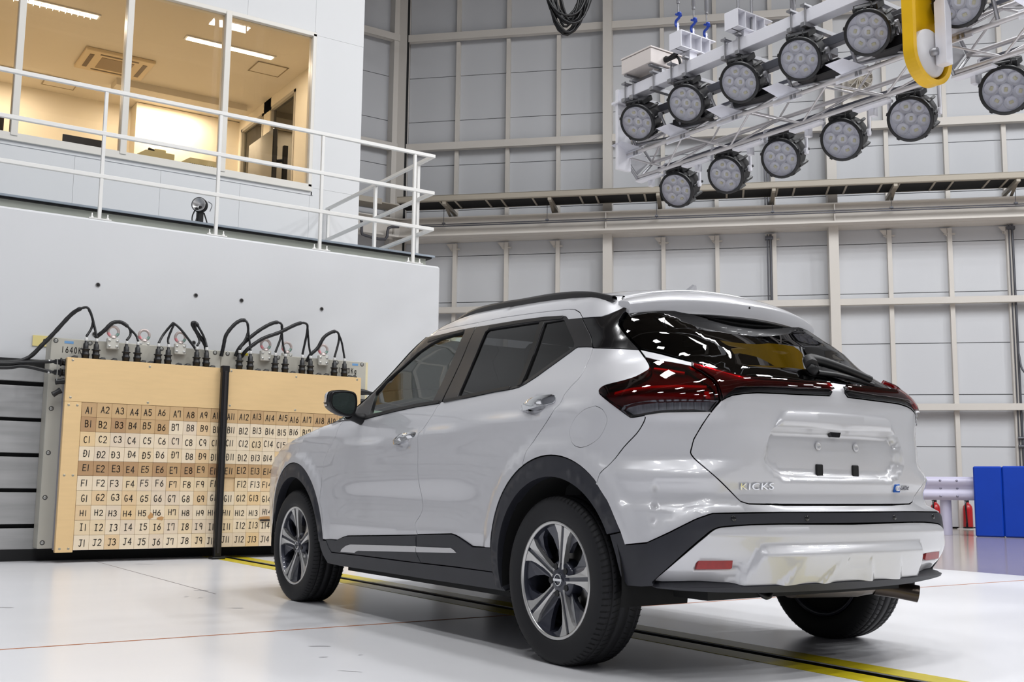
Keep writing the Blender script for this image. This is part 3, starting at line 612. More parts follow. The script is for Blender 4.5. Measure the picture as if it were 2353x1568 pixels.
mb.tube(spline([(-0.05, 0, 0.16), (-0.085, -0.03, 0.08), (-0.09, -0.05, 0.0)], 5), 0.007, 6); mb.tube(spline([(0.04, 0, 0.14), (0.055, -0.03, 0.07), (0.07, -0.05, 0.0)], 5), 0.007, 6); mb.tube([(-0.02, 0, 0.13), (-0.06, -0.05, 0.0)], 0.007, 6)
mb.build('stand', BLACKN, wl)
mb = MB(); mb.tube(spline([(0.06, -0.05, 0.25), (0.10, -0.06, 0.22), (0.085, -0.05, 0.15)], 6), 0.004, 6); mb.build('bail', PIPE, wl)
for dx, lab in ((-0.35, 'black cable end lying on the deck left of the work light'), (0.42, 'black cable end lying on the deck right of the work light')):
    sg = -1 if dx < 0 else 1
    mb = MB(); mb.tube([(WL_POS[0]+dx, 7.2, 3.292), (WL_POS[0]+dx-sg*0.28, 7.22, 3.282)], [0.018, 0.006], 8); mb.build('cable_end', BLACKN, None, label=lab, cat='cable', group='cable ends on the deck')

_before = set(bpy.data.objects)
# ------------------------------------------------------------------ control room
BOOTH = mat('booth_white_board', rgb(214, 215, 216), 0.55)
FRAMEW = mat('window_frame_white', rgb(222, 218, 210), 0.4)
WARM = mat('warm_wall', rgb(236, 226, 206), 0.7); WARMC = mat('warm_ceiling', rgb(222, 212, 194), 0.8, noise=(40, 0.04))
booth = thing('wall_booth', None, None, kind='structure')
X0b, X1b, Z0b, Z1b, ZT = -9.5, 2.485, 3.12, 12.2, 6.40
WX0, WX1, WZ0, WZ1 = -2.80, 1.80, 4.385, 6.40
bx = [-9.5, -6.2, -4.4, WX0]+[-1.6+0.93*k for k in range(0)]
def board(x0, x1, z0, z1):
    mb = MB(); mb.box(x0+0.0012, x1-0.0012, 8.95, 9.03, z0+0.0012, z1-0.0012); mb.build('wall_board', BOOTH, booth)
seams = [-9.5, -7.0, WX0, -1.95, -1.0, -0.05, 0.9, WX1+0.0, X1b]
for a, b in zip(seams[:-1], seams[1:]):
    board(a, b, Z0b, WZ0)
    if a < WX0 or a >= WX1-0.01: board(a, b, WZ0, WZ1)
    board(a, b, WZ1, 9.6); board(a, b, 9.6, Z1b)
mb = MB(); mb.box(X1b-0.08, X1b, 9.03, 10.5, Z0b, Z1b); mb.box(X1b-0.08, X1b, 10.5, 16.2, Z0b, 4.3); mb.box(X1b-0.08, X1b, 10.5, 16.2, 6.45, Z1b); mb.box(X1b-0.08, X1b, 12.0, 12.3, 4.3, 6.45); mb.box(X1b-0.08, X1b, 13.3, 16.2, 4.3, 6.45); mb.box(X1b-0.08, X1b, 10.5, 11.0, 4.3, 6.45)
mb.build('side_wall', BOOTH, booth)
inn = MB(); inn.box(X1b-0.10, X1b-0.081, 9.03, 11.0, Z0b, 6.62); inn.box(X1b-0.10, X1b-0.081, 12.0, 12.3, Z0b, 6.62); inn.box(X1b-0.10, X1b-0.081, 13.3, 13.8, Z0b, 6.62); inn.box(X1b-0.10, X1b-0.081, 11.0, 13.3, 6.42, 6.62); inn.box(X1b-0.10, X1b-0.081, 11.0, 13.3, Z0b, 4.2)
inn.box(-9.4, X1b-0.081, 13.75, 13.80, Z0b, 6.62); inn.box(-3.4, -3.35, 9.03, 13.75, Z0b, 6.62); inn.box(-9.4, X1b-0.081, 9.031, 9.04, Z0b, WZ0-0.02); inn.box(0.72, X1b-0.09, 13.42, 13.76, Z0b, 6.61)
inn.build('room_wall', WARM, booth)
mb = MB(); mb.box(-9.4, X1b-0.081, 9.04, 13.8, 6.62, 6.70); mb.box(0.2, 2.2, 12.55, 12.9, 6.52, 6.62); mb.build('room_ceiling', WARMC, booth)
mb = MB(); mb.box(-9.4, X1b-0.081, 9.04, 13.8, 3.25, 3.29); mb.build('room_floor', WARM, booth)
for y0, y1 in ((11.0, 12.0), (12.3, 13.3)):
    mb = MB(); x = X1b-0.06
    for a, b, c, d in ((y0, y0+0.05, 4.3, 6.45), (y1-0.05, y1, 4.3, 6.45), (y0, y1, 6.40, 6.45), (y0, y1, 4.3, 4.35)): mb.box(x-0.05, x+0.03, a, b, c, d)
    sf = mb.build('side_window_frame', RACKS, booth)
    mb = MB(); mb.box(x-0.006, x, y0+0.05, y1-0.05, 4.35, 6.40); mb.build('pane', glass('side_pane', (0.75, 0.74, 0.68, 1)), sf)
# front window: frame, mullions and four panes
win = thing('window_1', None, None, kind='structure')
mb = MB()
mb.bbox(WX0, WX1+0.012, 8.915, 9.05, WZ0-0.055, WZ0+0.035, 0.004); mb.bbox(WX0, WX1+0.012, 8.915, 9.05, WZ1-0.035, WZ1+0.02, 0.004); mb.bbox(WX1-0.035, WX1+0.012, 8.915, 9.05, WZ0, WZ1, 0.004); mb.bbox(WX0-0.02, WX0+0.04, 8.915, 9.05, WZ0, WZ1, 0.004)
mb.build('window_frame', FRAMEW, win)
mb = MB(); mb.bbox(WX0, WX1+0.03, 8.942, 8.952, WZ0-0.10, WZ0-0.05, 0.002); mb.bbox(WX1+0.012, WX1+0.045, 8.942, 8.952, WZ0-0.10, WZ1+0.04, 0.002); mb.build('window_trim', BOOTH, win)
MUL = [-1.64, -0.495, 0.66]
for x in MUL:
    mb = MB(); mb.bbox(x-0.036, x+0.036, 8.905, 9.05, WZ0, WZ1, 0.004); mb.build('mullion', FRAMEW, win)
PANE = glass('clear_pane', (0.93, 0.90, 0.86, 1), 1.35, 0.0, 0.7)
for a, b in zip([WX0+0.04]+[m_+0.036 for m_ in MUL], [m_-0.036 for m_ in MUL]+[WX1-0.035]):
    mb = MB(); mb.box(a, b, 8.975, 8.982, WZ0+0.035, WZ1-0.035); mb.build('pane', PANE, win)
# room lights
TUBE = mat('strip_light', rgb(255, 248, 235), 0.5, emit=((1, 0.93, 0.80, 1), 10.0))
for i, (x0, x1, y, lab) in enumerate(((0.61, 1.81, 10.48, 'recessed strip light near the right window pane'), (-1.75, -0.54, 10.5, 'louvred strip light near the left window panes'), (0.52, 1.72, 13.05, 'strip light by the back wall of the control room'), (-1.85, -0.63, 13.1, 'louvred strip light at the back left of the control room'))):
    t = thing('strip_light', lab, 'ceiling light', (x0, y, 6.6), group='control room strip lights')
    mb = MB(); mb.box(-0.03, x1-x0+0.03, -0.075, 0.075, 0.002, 0.018); mb.build('tray', FRAMEW, t)
    mb = MB(); mb.box(0, x1-x0, -0.05, 0.05, -0.004, 0.002); mb.build('tube', TUBE, t)
    if i in (1, 3):
        mb = MB()
        for k in range(16): mb.box((x1-x0)*k/16-0.004, (x1-x0)*k/16+0.004, -0.055, 0.055, -0.03, -0.004)
        mb.build('louvre', FRAMEW, t)
    area_light('strip_glow', ((x0+x1)/2, y, 6.585), x1-x0, 0.1, 44 if i == 2 else 30, (1, 0.90, 0.75))
ac = thing('ceiling_air_conditioner', 'ceiling cassette air conditioner in the control room', 'air conditioner', (0.03, 11.97, 6.60))
mb = MB(); mb.bbox(-0.47, 0.47, -0.40, 0.40, -0.03, 0.02, 0.01); mb.build('panel', mat('ac_beige', rgb(214, 192, 156), 0.5), ac)
mb = MB(); mb.box(-0.22, 0.22, -0.22, 0.22, -0.035, -0.03); mb.build('grille', mat('ac_grille', rgb(150, 128, 98), 0.6), ac)
mb = MB()
for a in (-0.36, 0.36): mb.box(a-0.03, a+0.03, -0.26, 0.26, -0.034, -0.03); mb.box(-0.26, 0.26, a*0.85-0.02, a*0.85+0.02, -0.034, -0.03)
mb.build('vents', mat('ac_slot', rgb(110, 92, 70), 0.6), ac)
for x, y, lab in ((1.92, 10.92, 'framed ceiling hatch near the right window'), (-0.45, 13.25, 'framed ceiling hatch at the back of the control room')):
    t = thing('ceiling_hatch', lab, 'ceiling hatch', (x, y, 6.612), group='ceiling hatches'); HF = mat('hatch_frame', rgb(150, 132, 104), 0.5)
    mb = MB(); mb.box(-0.23, 0.23, -0.21, 0.21, -0.002, 0.004); mb.build('lid', WARMC, t)
    mb = MB()
    for a in (-0.23, 0.215): mb.box(a, a+0.015, -0.21, 0.21, -0.006, 0.0)
    for a in (-0.21, 0.195): mb.box(-0.23, 0.23, a, a+0.015, -0.006, 0.0)
    mb.build('frame', HF, t)
# equipment seen through the window
CREAM = mat('cream_equipment', rgb(214, 204, 160), 0.5)
def cabinet(name, x0, x1, y, zt, lab, vents=False):
    t = thing(name, lab, 'equipment cabinet', (x0, y, 3.29), group='cream equipment cabinets')
    h = zt-3.29; mb = MB(); mb.prism([(0, 0), (x1-x0, 0), (x1-x0, h-0.0), (0.10, h), (0.0, h-0.07)], 0, 0.5, basis((0, 0.5, 0), (1, 0, 0), (0, 0, 1), (0, -1, 0))); mb.build('housing', CREAM, t)
    if vents:
        mb = MB()
        for k in range(12): mb.box(0.10+k*0.027, 0.113+k*0.027, -0.004, 0.0, h-0.10, h-0.07)
        mb.build('vent_holes', BLACKN, t)
cabinet('equipment_cabinet', -0.17, 0.28, 9.6, 4.70, 'cream equipment cabinet with a camera on top')
cabinet('equipment_cabinet', 0.37, 0.82, 9.6, 4.70, 'cream equipment cabinet with a row of vent holes', True)
t = thing('desk_camera', 'small beige camera on the cream cabinet in the control room', 'camera', (0.13, 9.75, 4.703)); mb = MB(); mb.bbox(-0.07, 0.07, -0.06, 0.06, 0.0, 0.06, 0.008); mb.build('body', CREAM, t); mb = MB(); mb.tube([(-0.06, -0.02, 0.035), (-0.14, -0.05, 0.04)], 0.02, 10); mb.build('lens', BLACKN, t)
mb = MB(); mb.tube(spline([(0.07, 0, 0.03), (0.16, 0.0, 0.0), (0.20, 0, -0.12), (0.20, 0, -0.2)], 6), 0.007, 6); mb.build('cord', BLACKN, t)
t = thing('whiteboard', 'white board on the brightly lit back wall of the control room', 'whiteboard', (0.72, 13.41, 4.4)); mb = MB(); mb.bbox(0.05, 1.25, -0.02, 0.0, 0.0, 0.95, 0.004); mb.build('board', mat('board_white', rgb(245, 240, 228), 0.3), t); mb = MB(); mb.box(0.04, 1.26, -0.03, 0.0, -0.02, 0.0); mb.box(0.04, 1.26, -0.03, 0.0, 0.95, 0.965); mb.build('edge', RACKS, t)
t = thing('control_monitor', 'large dark screen on a black pole at the right end of the control room', 'monitor', (1.945, 10.2, 3.29))
mb = MB(); mb.bbox(-0.03, 0.03, -0.03, 0.03, 0, 1.99, 0.004); mb.build('pole', BLACKN, t)
mb = MB(); mb.bbox(-0.20, -0.13, -0.05, 0.9, 1.45, 2.20, 0.01); mb.build('screen', GLOSSB, t); mb = MB(); mb.tube([(-0.13, 0.2, 1.8), (0.0, 0.0, 1.78)], 0.025, 8); mb.build('arm', BLACKN, t)
t = thing('laptop', 'dark open laptop behind the second window pane', 'laptop', (-0.85, 9.35, 4.386)); mb = MB(); mb.bbox(-0.22, 0.22, 0.0, 0.012, 0.0, 0.25, 0.003); mb.build('screen', mat('laptop_grey', rgb(52, 54, 62), 0.4), t); mb = MB(); mb.bbox(-0.20, 0.20, 0.0, 0.28, -0.03, -0.005, 0.003); mb.build('base', BLACKN, t)
t = thing('desk_monitor', 'dark monitor top at the far left window pane', 'monitor', (-1.95, 9.5, 4.356)); mb = MB(); mb.bbox(-0.22, 0.28, 0.0, 0.05, 0.15, 0.42, 0.006); mb.build('screen', GLOSSB, t); mb = MB(); mb.tube([(0, 0.05, 0), (0, 0.05, 0.16)], 0.03, 8); mb.build('stand', BLACKN, t)
mb = MB(); mb.bbox(-3.2, -0.4, 9.3, 10.2, 4.31, 4.355, 0.005)
for x in (-3.15, -0.45):
    for y in (9.35, 10.12): mb.box(x, x+0.05, y, y+0.05, 3.29, 4.31)
mb.build('desk', FRAMEW, None, label='white desk behind the control room window', cat='desk')

# the control room is laid out on a 1:1.064 drawing; place it on the deck
BM_ = Matrix.Translation((0.2176, 0.2234, -0.0440)) @ Matrix.Scale(1.0644, 4)
for o in [o for o in bpy.data.objects if o not in _before and o.parent is None]:
    o.matrix_world = BM_ @ (Matrix.Translation(o.location) @ o.rotation_euler.to_matrix().to_4x4())
    if o.type == 'LIGHT': o.scale = (1, 1, 1)
# ------------------------------------------------------------------ numbered wooden load-cell wall
def wood(name, color, k=0.07):
    return mat(name, color, 0.55, 0, 0, 0.3, noise=(5, k), noise_stretch=(1, 1, 7))
BOARDW = wood('birch_ply_board', rgb(230, 197, 146), 0.06)
SHADES = {'light': [wood('block_cream', rgb(236, 218, 190)), wood('block_pale', rgb(236, 219, 192)), wood('block_honey', rgb(232, 210, 174)), wood('block_cream_grey', rgb(228, 210, 186))],
          'warm': [wood('block_orange', rgb(230, 200, 154)), wood('block_tan_streak', rgb(228, 199, 158))],
          'tan': [wood('block_tan', rgb(205, 172, 128)), wood('block_tan_dark', rgb(196, 162, 120))],
          'brown': [wood('block_brown', rgb(182, 146, 108)), wood('block_brown_light', rgb(192, 158, 116))]}
INK = mat('marker_ink', rgb(28, 24, 22), 0.6); SCREW = mat('screw_zinc', rgb(178, 170, 152), 0.35, 0.6); SCREWD = mat('screw_recess', rgb(96, 84, 66), 0.6)
PLATE = mat('putty_grey_plate', rgb(190, 187, 176), 0.5, 0.1, noise=(2, 0.04)); BOLT = mat('bolt_steel', rgb(186, 186, 182), 0.3, 0.7); RING = mat('bolt_recess', rgb(52, 52, 52), 0.6)
FY = 6.242; XC = -1.3318; ZJ = 0.1036
def screw(par, x, z, y, r=0.011):
    Bm = basis((x, y, z), (1, 0, 0), (0, 0, 1), (0, -1, 0)); mb = MB(); mb.lathe([(0.0004, 0.0015), (r*0.8, 0.002), (r, 0.0)], 12, Bm); o = mb.build('screw', SCREW, par)
    return o
def bolt(par, x, z, y):
    Bm = basis((x, y, z), (1, 0, 0), (0, 0, 1), (0, -1, 0)); mb = MB(); mb.lathe([(0.0205, 0.0), (0.019, 0.002), (0.015, 0.001)], 18, Bm); o = mb.build('bolt', RING, par)
    mb = MB(); mb.lathe([(0.0004, 0.004), (0.009, 0.005), (0.0135, 0.002), (0.014, 0.0)], 14, Bm); mb.build('bolt_head', BOLT, o)
blockm = {}
mb = MB(); mb.bbox(0.0008, 0.1242, -0.012, 0.12, 0.0008, 0.1242, 0.0015)
for k_, l_ in SHADES.items():
    for m_ in l_: blockm[m_.name] = mb.mesh('block', m_)
EYEM = mat('lifting_eye_steel', rgb(196, 182, 178), 0.35, 0.3); EYEP = mat('eye_pink_paint', rgb(214, 134, 140), 0.4); EYEG = mat('eye_green_paint', rgb(124, 152, 142), 0.4)
LIGHTG = mat('bracket_light_grey', rgb(204, 202, 194), 0.45, 0.1)
def module(name, label, xa, xb, cols, side_x, eyes, bolts, labx, pl_x):
    t = thing(name, label, 'impact wall', (0, 0, 0), group='numbered load cell walls')
    mb = MB(); mb.bbox(pl_x[0], pl_x[1], 6.42, 6.62, 0.112, 1.915, 0.006); mb.build('back_plate', PLATE, t, label='putty grey steel back plate')
    mb = MB(); mb.box(min(xa, side_x[0])+0.01, max(xb, side_x[1])-0.01, FY+0.055, 6.42, 0.10, 1.72); mb.build('load_cell_core', mat('load_cell_grey', rgb(150, 148, 158), 0.5), t)
    bx0, bx1 = min(xa, side_x[0]), max(xb, side_x[1])
    mb = MB(); mb.bbox(bx0, bx1, FY, FY+0.06, 1.356, 1.733, 0.002); mb.build('top_board', BOARDW, t, label='plain birch top board')
    mb = MB(); mb.bbox(side_x[0], side_x[1], FY, FY+0.06, 0.087, 1.354, 0.002); mb.build('side_board', BOARDW, t, label='plain birch side board')
    mid = (bx0+bx1)/2
    for x in (bx0+0.045, mid, bx1-0.045):
        for z in (1.71, 1.39): screw(t, x, z-(0.012 if x == mid else 0), FY)
    for x in (side_x[0]+0.035, side_x[1]-0.035):
        for z in (1.325, 0.73, 0.117): screw(t, x, z, FY)
    for c in cols:
        for r in range(10):
            row = 'ABCDEFGHIJ'[r]; x = XC+0.125*(c-1); z = ZJ+0.125*(9-r)
            if row == 'A': k = 'tan'
            elif row == 'B' and c <= 6: k = 'brown' if c in (1, 3) else 'tan'
            elif row == 'E': k = 'brown' if c not in (5, 9, 12) else 'tan'
            elif (c, row) in ((2, 'G'), (4, 'H'), (7, 'F'), (3, 'J'), (11, 'F')): k = 'warm'
            else: k = 'light' if rng.random() > 0.06 else 'warm'
            m_ = rng.choice(SHADES[k]); dy = rng.uniform(-0.0012, 0.0012)+(0.012 if (c, row) == (11, 'F') else 0)
            o = link('block', blockm[m_.name], t, loc=(x, FY+0.0125+dy, z))
            if (c, row) == (11, 'F'): continue
            txt = row+str(c); tw = text_width(txt, 0.029 if c < 10 else 0.026, 0.010)
            sm, w = strokes(txt, 0.054 if row != 'H' else 0.046, 0.029 if c < 10 else 0.026, 0.010, 0.0064, (0.0625-tw/2+rng.uniform(-0.008, 0.008), -0.0125, 0.036+rng.uniform(-0.006, 0.006)), (1, 0, 0), (0, 0, 1), (0, -1, 0), slant=rng.uniform(0.0, 0.07), jit=0.04)
            sm.build('marking', INK, o)
    for x, dy in eyes:
        mb = MB(); y = 6.42
        mb.bbox(x-0.052, x+0.052, y-0.045+dy, y+dy*1.0, 1.845, 1.945, 0.006); e = mb.build('lifting_eye', LIGHTG, t, label='lifting eye on a grey block')
        for a in (-0.033, 0.033):
            for b in (1.868, 1.918):
                mb = MB(); mb.lathe([(0.0004, 0.004), (0.008, 0.005), (0.013, 0.0)], 12, basis((x+a, y-0.045+dy, b), (1, 0, 0), (0, 0, 1), (0, -1, 0))); mb.build('bolt_head', BOLT, e)
        def ring(a0, a1, n, m_, rr):
            mb = MB(); mb.tube([(x+0.045*cos(radians(a0+(a1-a0)*i/n)), y-0.02+dy, 2.005+0.045*sin(radians(a0+(a1-a0)*i/n))) for i in range(n+1)], rr, 10, cap=False); mb.build('ring', m_, e)
        ring(-62, 242, 22, EYEM, 0.0125); ring(195, 235, 5, EYEP, 0.0130); ring(-55, -15, 5, EYEG, 0.0130)
        mb = MB(); mb.lathe([(0.030, 1.945), (0.026, 1.962), (0.016, 1.97)], 14, Matrix.Translation((x, y-0.02+dy, 0))); mb.build('collar', EYEM, e)
    for x, z in bolts: bolt(t, x, z, 6.42)
    sm, w = strokes('1640Kg', 0.050, 0.022, 0.0135, 0.006, (labx, 6.4195, 1.79), (1, 0, 0), (0, 0, 1), (0, -1, 0), narrow1=False)
    sm.build('weight_marking', INK, t, label='stencilled weight marking')
    return t
# the two modules meet behind the black post
lm_ = module('load_cell_wall', 'left half of the numbered wooden impact wall, columns one to ten', -1.473, -0.084, range(1, 11), (-1.473, -1.3335), ((-1.072, 0.0), (-0.788, 0.05), (-0.476, 0.0)),
       [(-1.541, 1.888), (-1.258, 1.888), (-0.636, 1.888), (-0.139, 1.89), (-1.542, 1.299), (-1.542, 0.92), (-1.545, 0.541), (-1.543, 0.162)], -1.492, (-1.582, -0.0825))
rm_ = module('load_cell_wall', 'right half of the numbered wooden impact wall, behind the car bonnet', -0.080, 1.289, range(11, 21), (1.1695, 1.289), ((0.344, 0.0), (0.580, 0.05), (0.940, 0.0)),
       [(-0.018, 1.89), (0.483, 1.89), (1.101, 1.888), (1.379, 1.888)], 1.118, (-0.0815, 1.425))
mb = MB(); mb.box(-1.470, -1.395, 6.4185, 6.4195, 1.87, 1.892); mb.build('sticker', mat('sticker_blue', rgb(112, 160, 208), 0.4), lm_, label='small pale blue sticker')
mb = MB(); mb.box(1.27, 1.335, 6.4185, 6.4195, 1.87, 1.892); mb.build('sticker', MATS['sticker_blue'], rm_, label='small pale blue sticker')
mb = MB(); mb.box(0.085, 0.180, 6.4180, 6.4195, 1.888, 1.910); mb.build('tag', mat('tag_yellow', rgb(232, 214, 40), 0.5), rm_, label='small yellow tag')
mb = MB(); mb.box(1.426, 1.45, 6.43, 6.60, 1.35, 1.913); mb.build('edge_tape', mat('cream_tape', rgb(226, 214, 176), 0.6), rm_)
for x, z, w, h, par in ((-0.62, 0.365, 0.045, 0.02, lm_), (-0.70, 0.385, 0.03, 0.035, lm_), (0.36, 0.36, 0.10, 0.03, rm_)):
    r_ = random.Random(int(x*1000)); mb = MB(); P = [(x+w*cos(a)*r_.uniform(0.6, 1.1), FY-0.0012, z+h*sin(a)*r_.uniform(0.5, 1.1)) for a in [2*pi*i/11 for i in range(11)]]; mb.add(P, [tuple(range(11))]); mb.build('chipped_patch', wood('chipped_wood', rgb(196, 150, 100)), par)
mb = MB(); mb.box(0.30, 0.42, FY-0.012, FY, 0.335, 0.350); mb.build('loose_strip', INK, rm_)
mb = MB(); mb.box(-1.672, -1.512, 6.750, 6.7595, 1.868, 1.962); yp = mb.build('yellow_plate', mat('pale_yellow', rgb(224, 208, 140), 0.5), barrier); 
mb = MB(); mb.disc(0.016, 0.0, 14, basis((-1.571, 6.749, 1.921), (1, 0, 0), (0, 0, 1), (0, -1, 0))); mb.build('hole', HOLE, yp)
# black post in front of the joint
POSTB = mat('black_post', rgb(12, 11, 14), 0.4)
bp_ = thing('guard_post', 'tall black post standing in front of the wooden wall joint', 'post', (-0.106, 6.20, 0))
mb = MB(); mb.bbox(-0.032, 0.032, -0.02, 0.04, 0.02, 1.746, 0.006); mb.build('post', POSTB, bp_); mb = MB(); mb.bbox(-0.012, 0.012, -0.026, -0.018, 0.05, 1.70, 0.002); mb.build('web_strip', mat('black_rib', rgb(30, 26, 28), 0.6), bp_)
mb = MB(); mb.bbox(-0.06, 0.06, -0.05, 0.06, 0.0, 0.022, 0.004); mb.build('foot', POSTB, bp_)
mb = MB(); mb.bbox(-0.035, 0.035, -0.022, 0.042, 1.69, 1.75, 0.004); mb.build('cap', POSTB, bp_)
# cable harnesses with plugs
WHITES = mat('cable_sleeve_white', rgb(214, 214, 212), 0.5)
def plug(par, x, z, y=6.33, side=False):
    M = Matrix.Translation((x, y, z)) if not side else basis((x, y, z), (0, 1, 0), (0, 0, 1), (-1, 0, 0))
    mb = MB(); mb.lathe([(0.030, -0.13), (0.031, -0.05), (0.034, -0.048), (0.034, -0.030), (0.028, -0.028), (0.028, 0.0), (0.037, 0.002), (0.037, 0.010), (0.024, 0.012), (0.022, 0.055), (0.014, 0.060), (0.012, 0.082)], 16, M)
    o = mb.build('plug', CAB, par)
    mb = MB(); mb.lathe([(0.0125, 0.080), (0.014, 0.083), (0.014, 0.105), (0.012, 0.108)], 12, M); mb.build('sleeve', WHITES, o)
    return o
CH = [
 ('leftmost black cable arch, running down to the left edge of the wall', [[(-2.6, 1.60), (-1.975, 1.663), (-1.775, 1.707), (-1.646, 1.849), (-1.565, 1.95), (-1.433, 2.126), (-1.345, 2.188), (-1.296, 2.175), (-1.253, 2.06), (-1.224, 1.93)], [(-1.300, 2.175), (-1.262, 2.093), (-1.268, 2.015), (-1.311, 1.935)]], (-1.311, -1.224)),
 ('second black cable arch from the left, over the first lifting eye', [[(-1.224, 1.935), (-1.153, 2.006), (-1.09, 2.078), (-1.016, 2.093), (-0.949, 2.044), (-0.934, 1.986), (-0.968, 1.93)], [(-0.955, 2.05), (-0.887, 1.985), (-0.870, 1.93)]], (-0.968, -0.870)),
 ('third black cable arch from the left, beside the middle lifting eye', [[(-0.689, 1.925), (-0.638, 2.012), (-0.565, 2.115), (-0.545, 2.124), (-0.482, 2.066), (-0.354, 1.915), (-0.33, 1.86)], [(-0.55, 2.124), (-0.597, 1.985), (-0.599, 1.92)]], (-0.689, -0.599)),
 ('fourth black cable arch, a tight bend left of the black post', [[(-0.22, 1.87), (-0.255, 1.963), (-0.33, 2.06), (-0.377, 2.136), (-0.345, 2.146), (-0.302, 2.075), (-0.262, 2.0), (-0.248, 1.93)], [(-0.36, 2.14), (-0.345, 2.06), (-0.312, 1.985), (-0.338, 1.93)]], (-0.338, -0.248)),
 ('fifth black cable arch, rising just right of the black post', [[(-0.085, 1.86), (-0.075, 1.95), (-0.053, 2.063), (0.027, 2.174), (0.101, 2.218), (0.141, 2.184), (0.142, 2.08), (0.067, 1.93)], [(0.137, 2.19), (0.160, 2.061), (0.173, 1.92)]], (0.067, 0.173)),
 ('sixth black cable arch, the wider one over the fourth lifting eye', [[(0.05, 1.87), (0.08, 1.95), (0.16, 2.039), (0.285, 2.147), (0.414, 2.222), (0.481, 2.207), (0.478, 2.088), (0.419, 1.93)], [(0.479, 2.2), (0.500, 2.027), (0.521, 1.92)]], (0.419, 0.521)),
 ('seventh black cable arch, crossing in front of the sixth', [[(0.11, 1.87), (0.15, 1.94), (0.289, 2.05), (0.462, 2.129), (0.637, 2.226), (0.714, 2.237), (0.735, 2.175), (0.695, 1.93)], [(0.737, 2.19), (0.757, 2.026), (0.781, 1.93)]], (0.695, 0.781)),
 ('rightmost black cable arch, near the car mirror', [[(0.77, 1.87), (0.80, 1.94), (0.873, 2.013), (0.939, 2.127), (1.03, 2.188), (1.075, 2.178), (1.085, 2.097), (1.034, 1.93)], [(1.083, 2.165), (1.120, 2.078), (1.143, 1.92)]], (1.034, 1.143)),
]
for k, (lab, runs, plugs) in enumerate(CH):
    t = thing('cable_harness', lab, 'cable', (0, 0, 0), group='black cable harnesses on the wall')
    for j, run in enumerate(runs):
        n = len(run); r0 = 0.018 if j == 0 else 0.0105; P = []; 
        for i, (x, z) in enumerate(run):
            f = i/(n-1); y = 6.38 if (j == 0 and f < 0.6) else 6.355
            if k == 6: y -= 0.03
            if i == n-1: y = 6.33
            if j == 0 and k > 0 and i == 0: y = 6.40 if k not in (2,) else 6.33
            P.append((x, y, z))
        sp_ = spline(P, 6); m = len(sp_)
        if k == 0 and j == 0: sp_ = [Vector((p.x, p.y+0.0, p.z)) for p in sp_]
        rs_ = [r0*(1.0 if (i/m < 0.62 and k != 2) or j else 0.62)*(1+0.06*sin(i*2.3)) for i in range(m)]
        mb = MB(); mb.tube(sp_, rs_, 8); mb.build('sheath', CAB, t)
    for x in plugs: plug(t, x, 1.815)
for k, z in enumerate((1.695, 1.605)):
    t = thing('cable_harness', ('upper', 'lower')[k]+' of two black side cables plugged into the left edge of the wall', 'cable', (0, 0, 0), group='black side cables')
    mb = MB(); P = [(-2.6, 6.35, 1.64-0.03*k), (-1.98, 6.35, 1.652-0.036*k), (-1.80, 6.34, 1.672-0.032*k), (-1.58, 6.33, z)]; mb.tube(spline(P, 6), 0.016, 8); mb.build('sheath', CAB, t)
    plug(t, -1.50, z, side=True)
t = thing('plug_cap', 'black plug caps hanging on a bead chain at the left edge of the wooden wall', 'plug cap', (0, 0, 0))
mb = MB(); mb.tube([(-1.545, 6.28, 1.71), (-1.54, 6.28, 1.62), (-1.54, 6.28, 1.53)], 0.005, 6); mb.build('chain', BOLT, t)
for p0, p1 in (((-1.545, 6.30, 1.52), (-1.475, 6.30, 1.53)), ((-1.56, 6.30, 1.41), (-1.50, 6.30, 1.45))):
    mb = MB(); mb.tube([p0, ((p0[0]+p1[0])/2, p0[1], (p0[2]+p1[2])/2), p1], [0.026, 0.022, 0.028], 10); mb.build('cap', CAB, t)
t = thing('cable_harness', 'black plugs at the right edge of the wooden wall, behind the car', 'cable', (0, 0, 0))
for z in (1.60, 1.50):
    mb = MB(); mb.tube([(1.29, 6.33, z), (1.36, 6.33, z), (1.42, 6.33, z-0.005), (1.55, 6.35, z-0.03)], [0.034, 0.03, 0.02, 0.016], 10); mb.build('plug', CAB, t)
# low-level caps between the plugs
t = thing('connector_cap', 'row of low black connector caps behind the top board', 'connector cap', (0, 0, 0))
for x in (-1.40, -1.17, -1.07, -0.82, -0.75, -0.50, -0.42, -0.19, 0.25, 0.33, 0.60, 0.87, 0.95, 1.20, 1.25):
    mb = MB(); mb.tube([(x-0.02, 6.34, 1.73), (x+0.005, 6.34, 1.742), (x+0.03, 6.34, 1.745)], [0.018, 0.022, 0.016], 8); mb.build('cap', CAB, t)
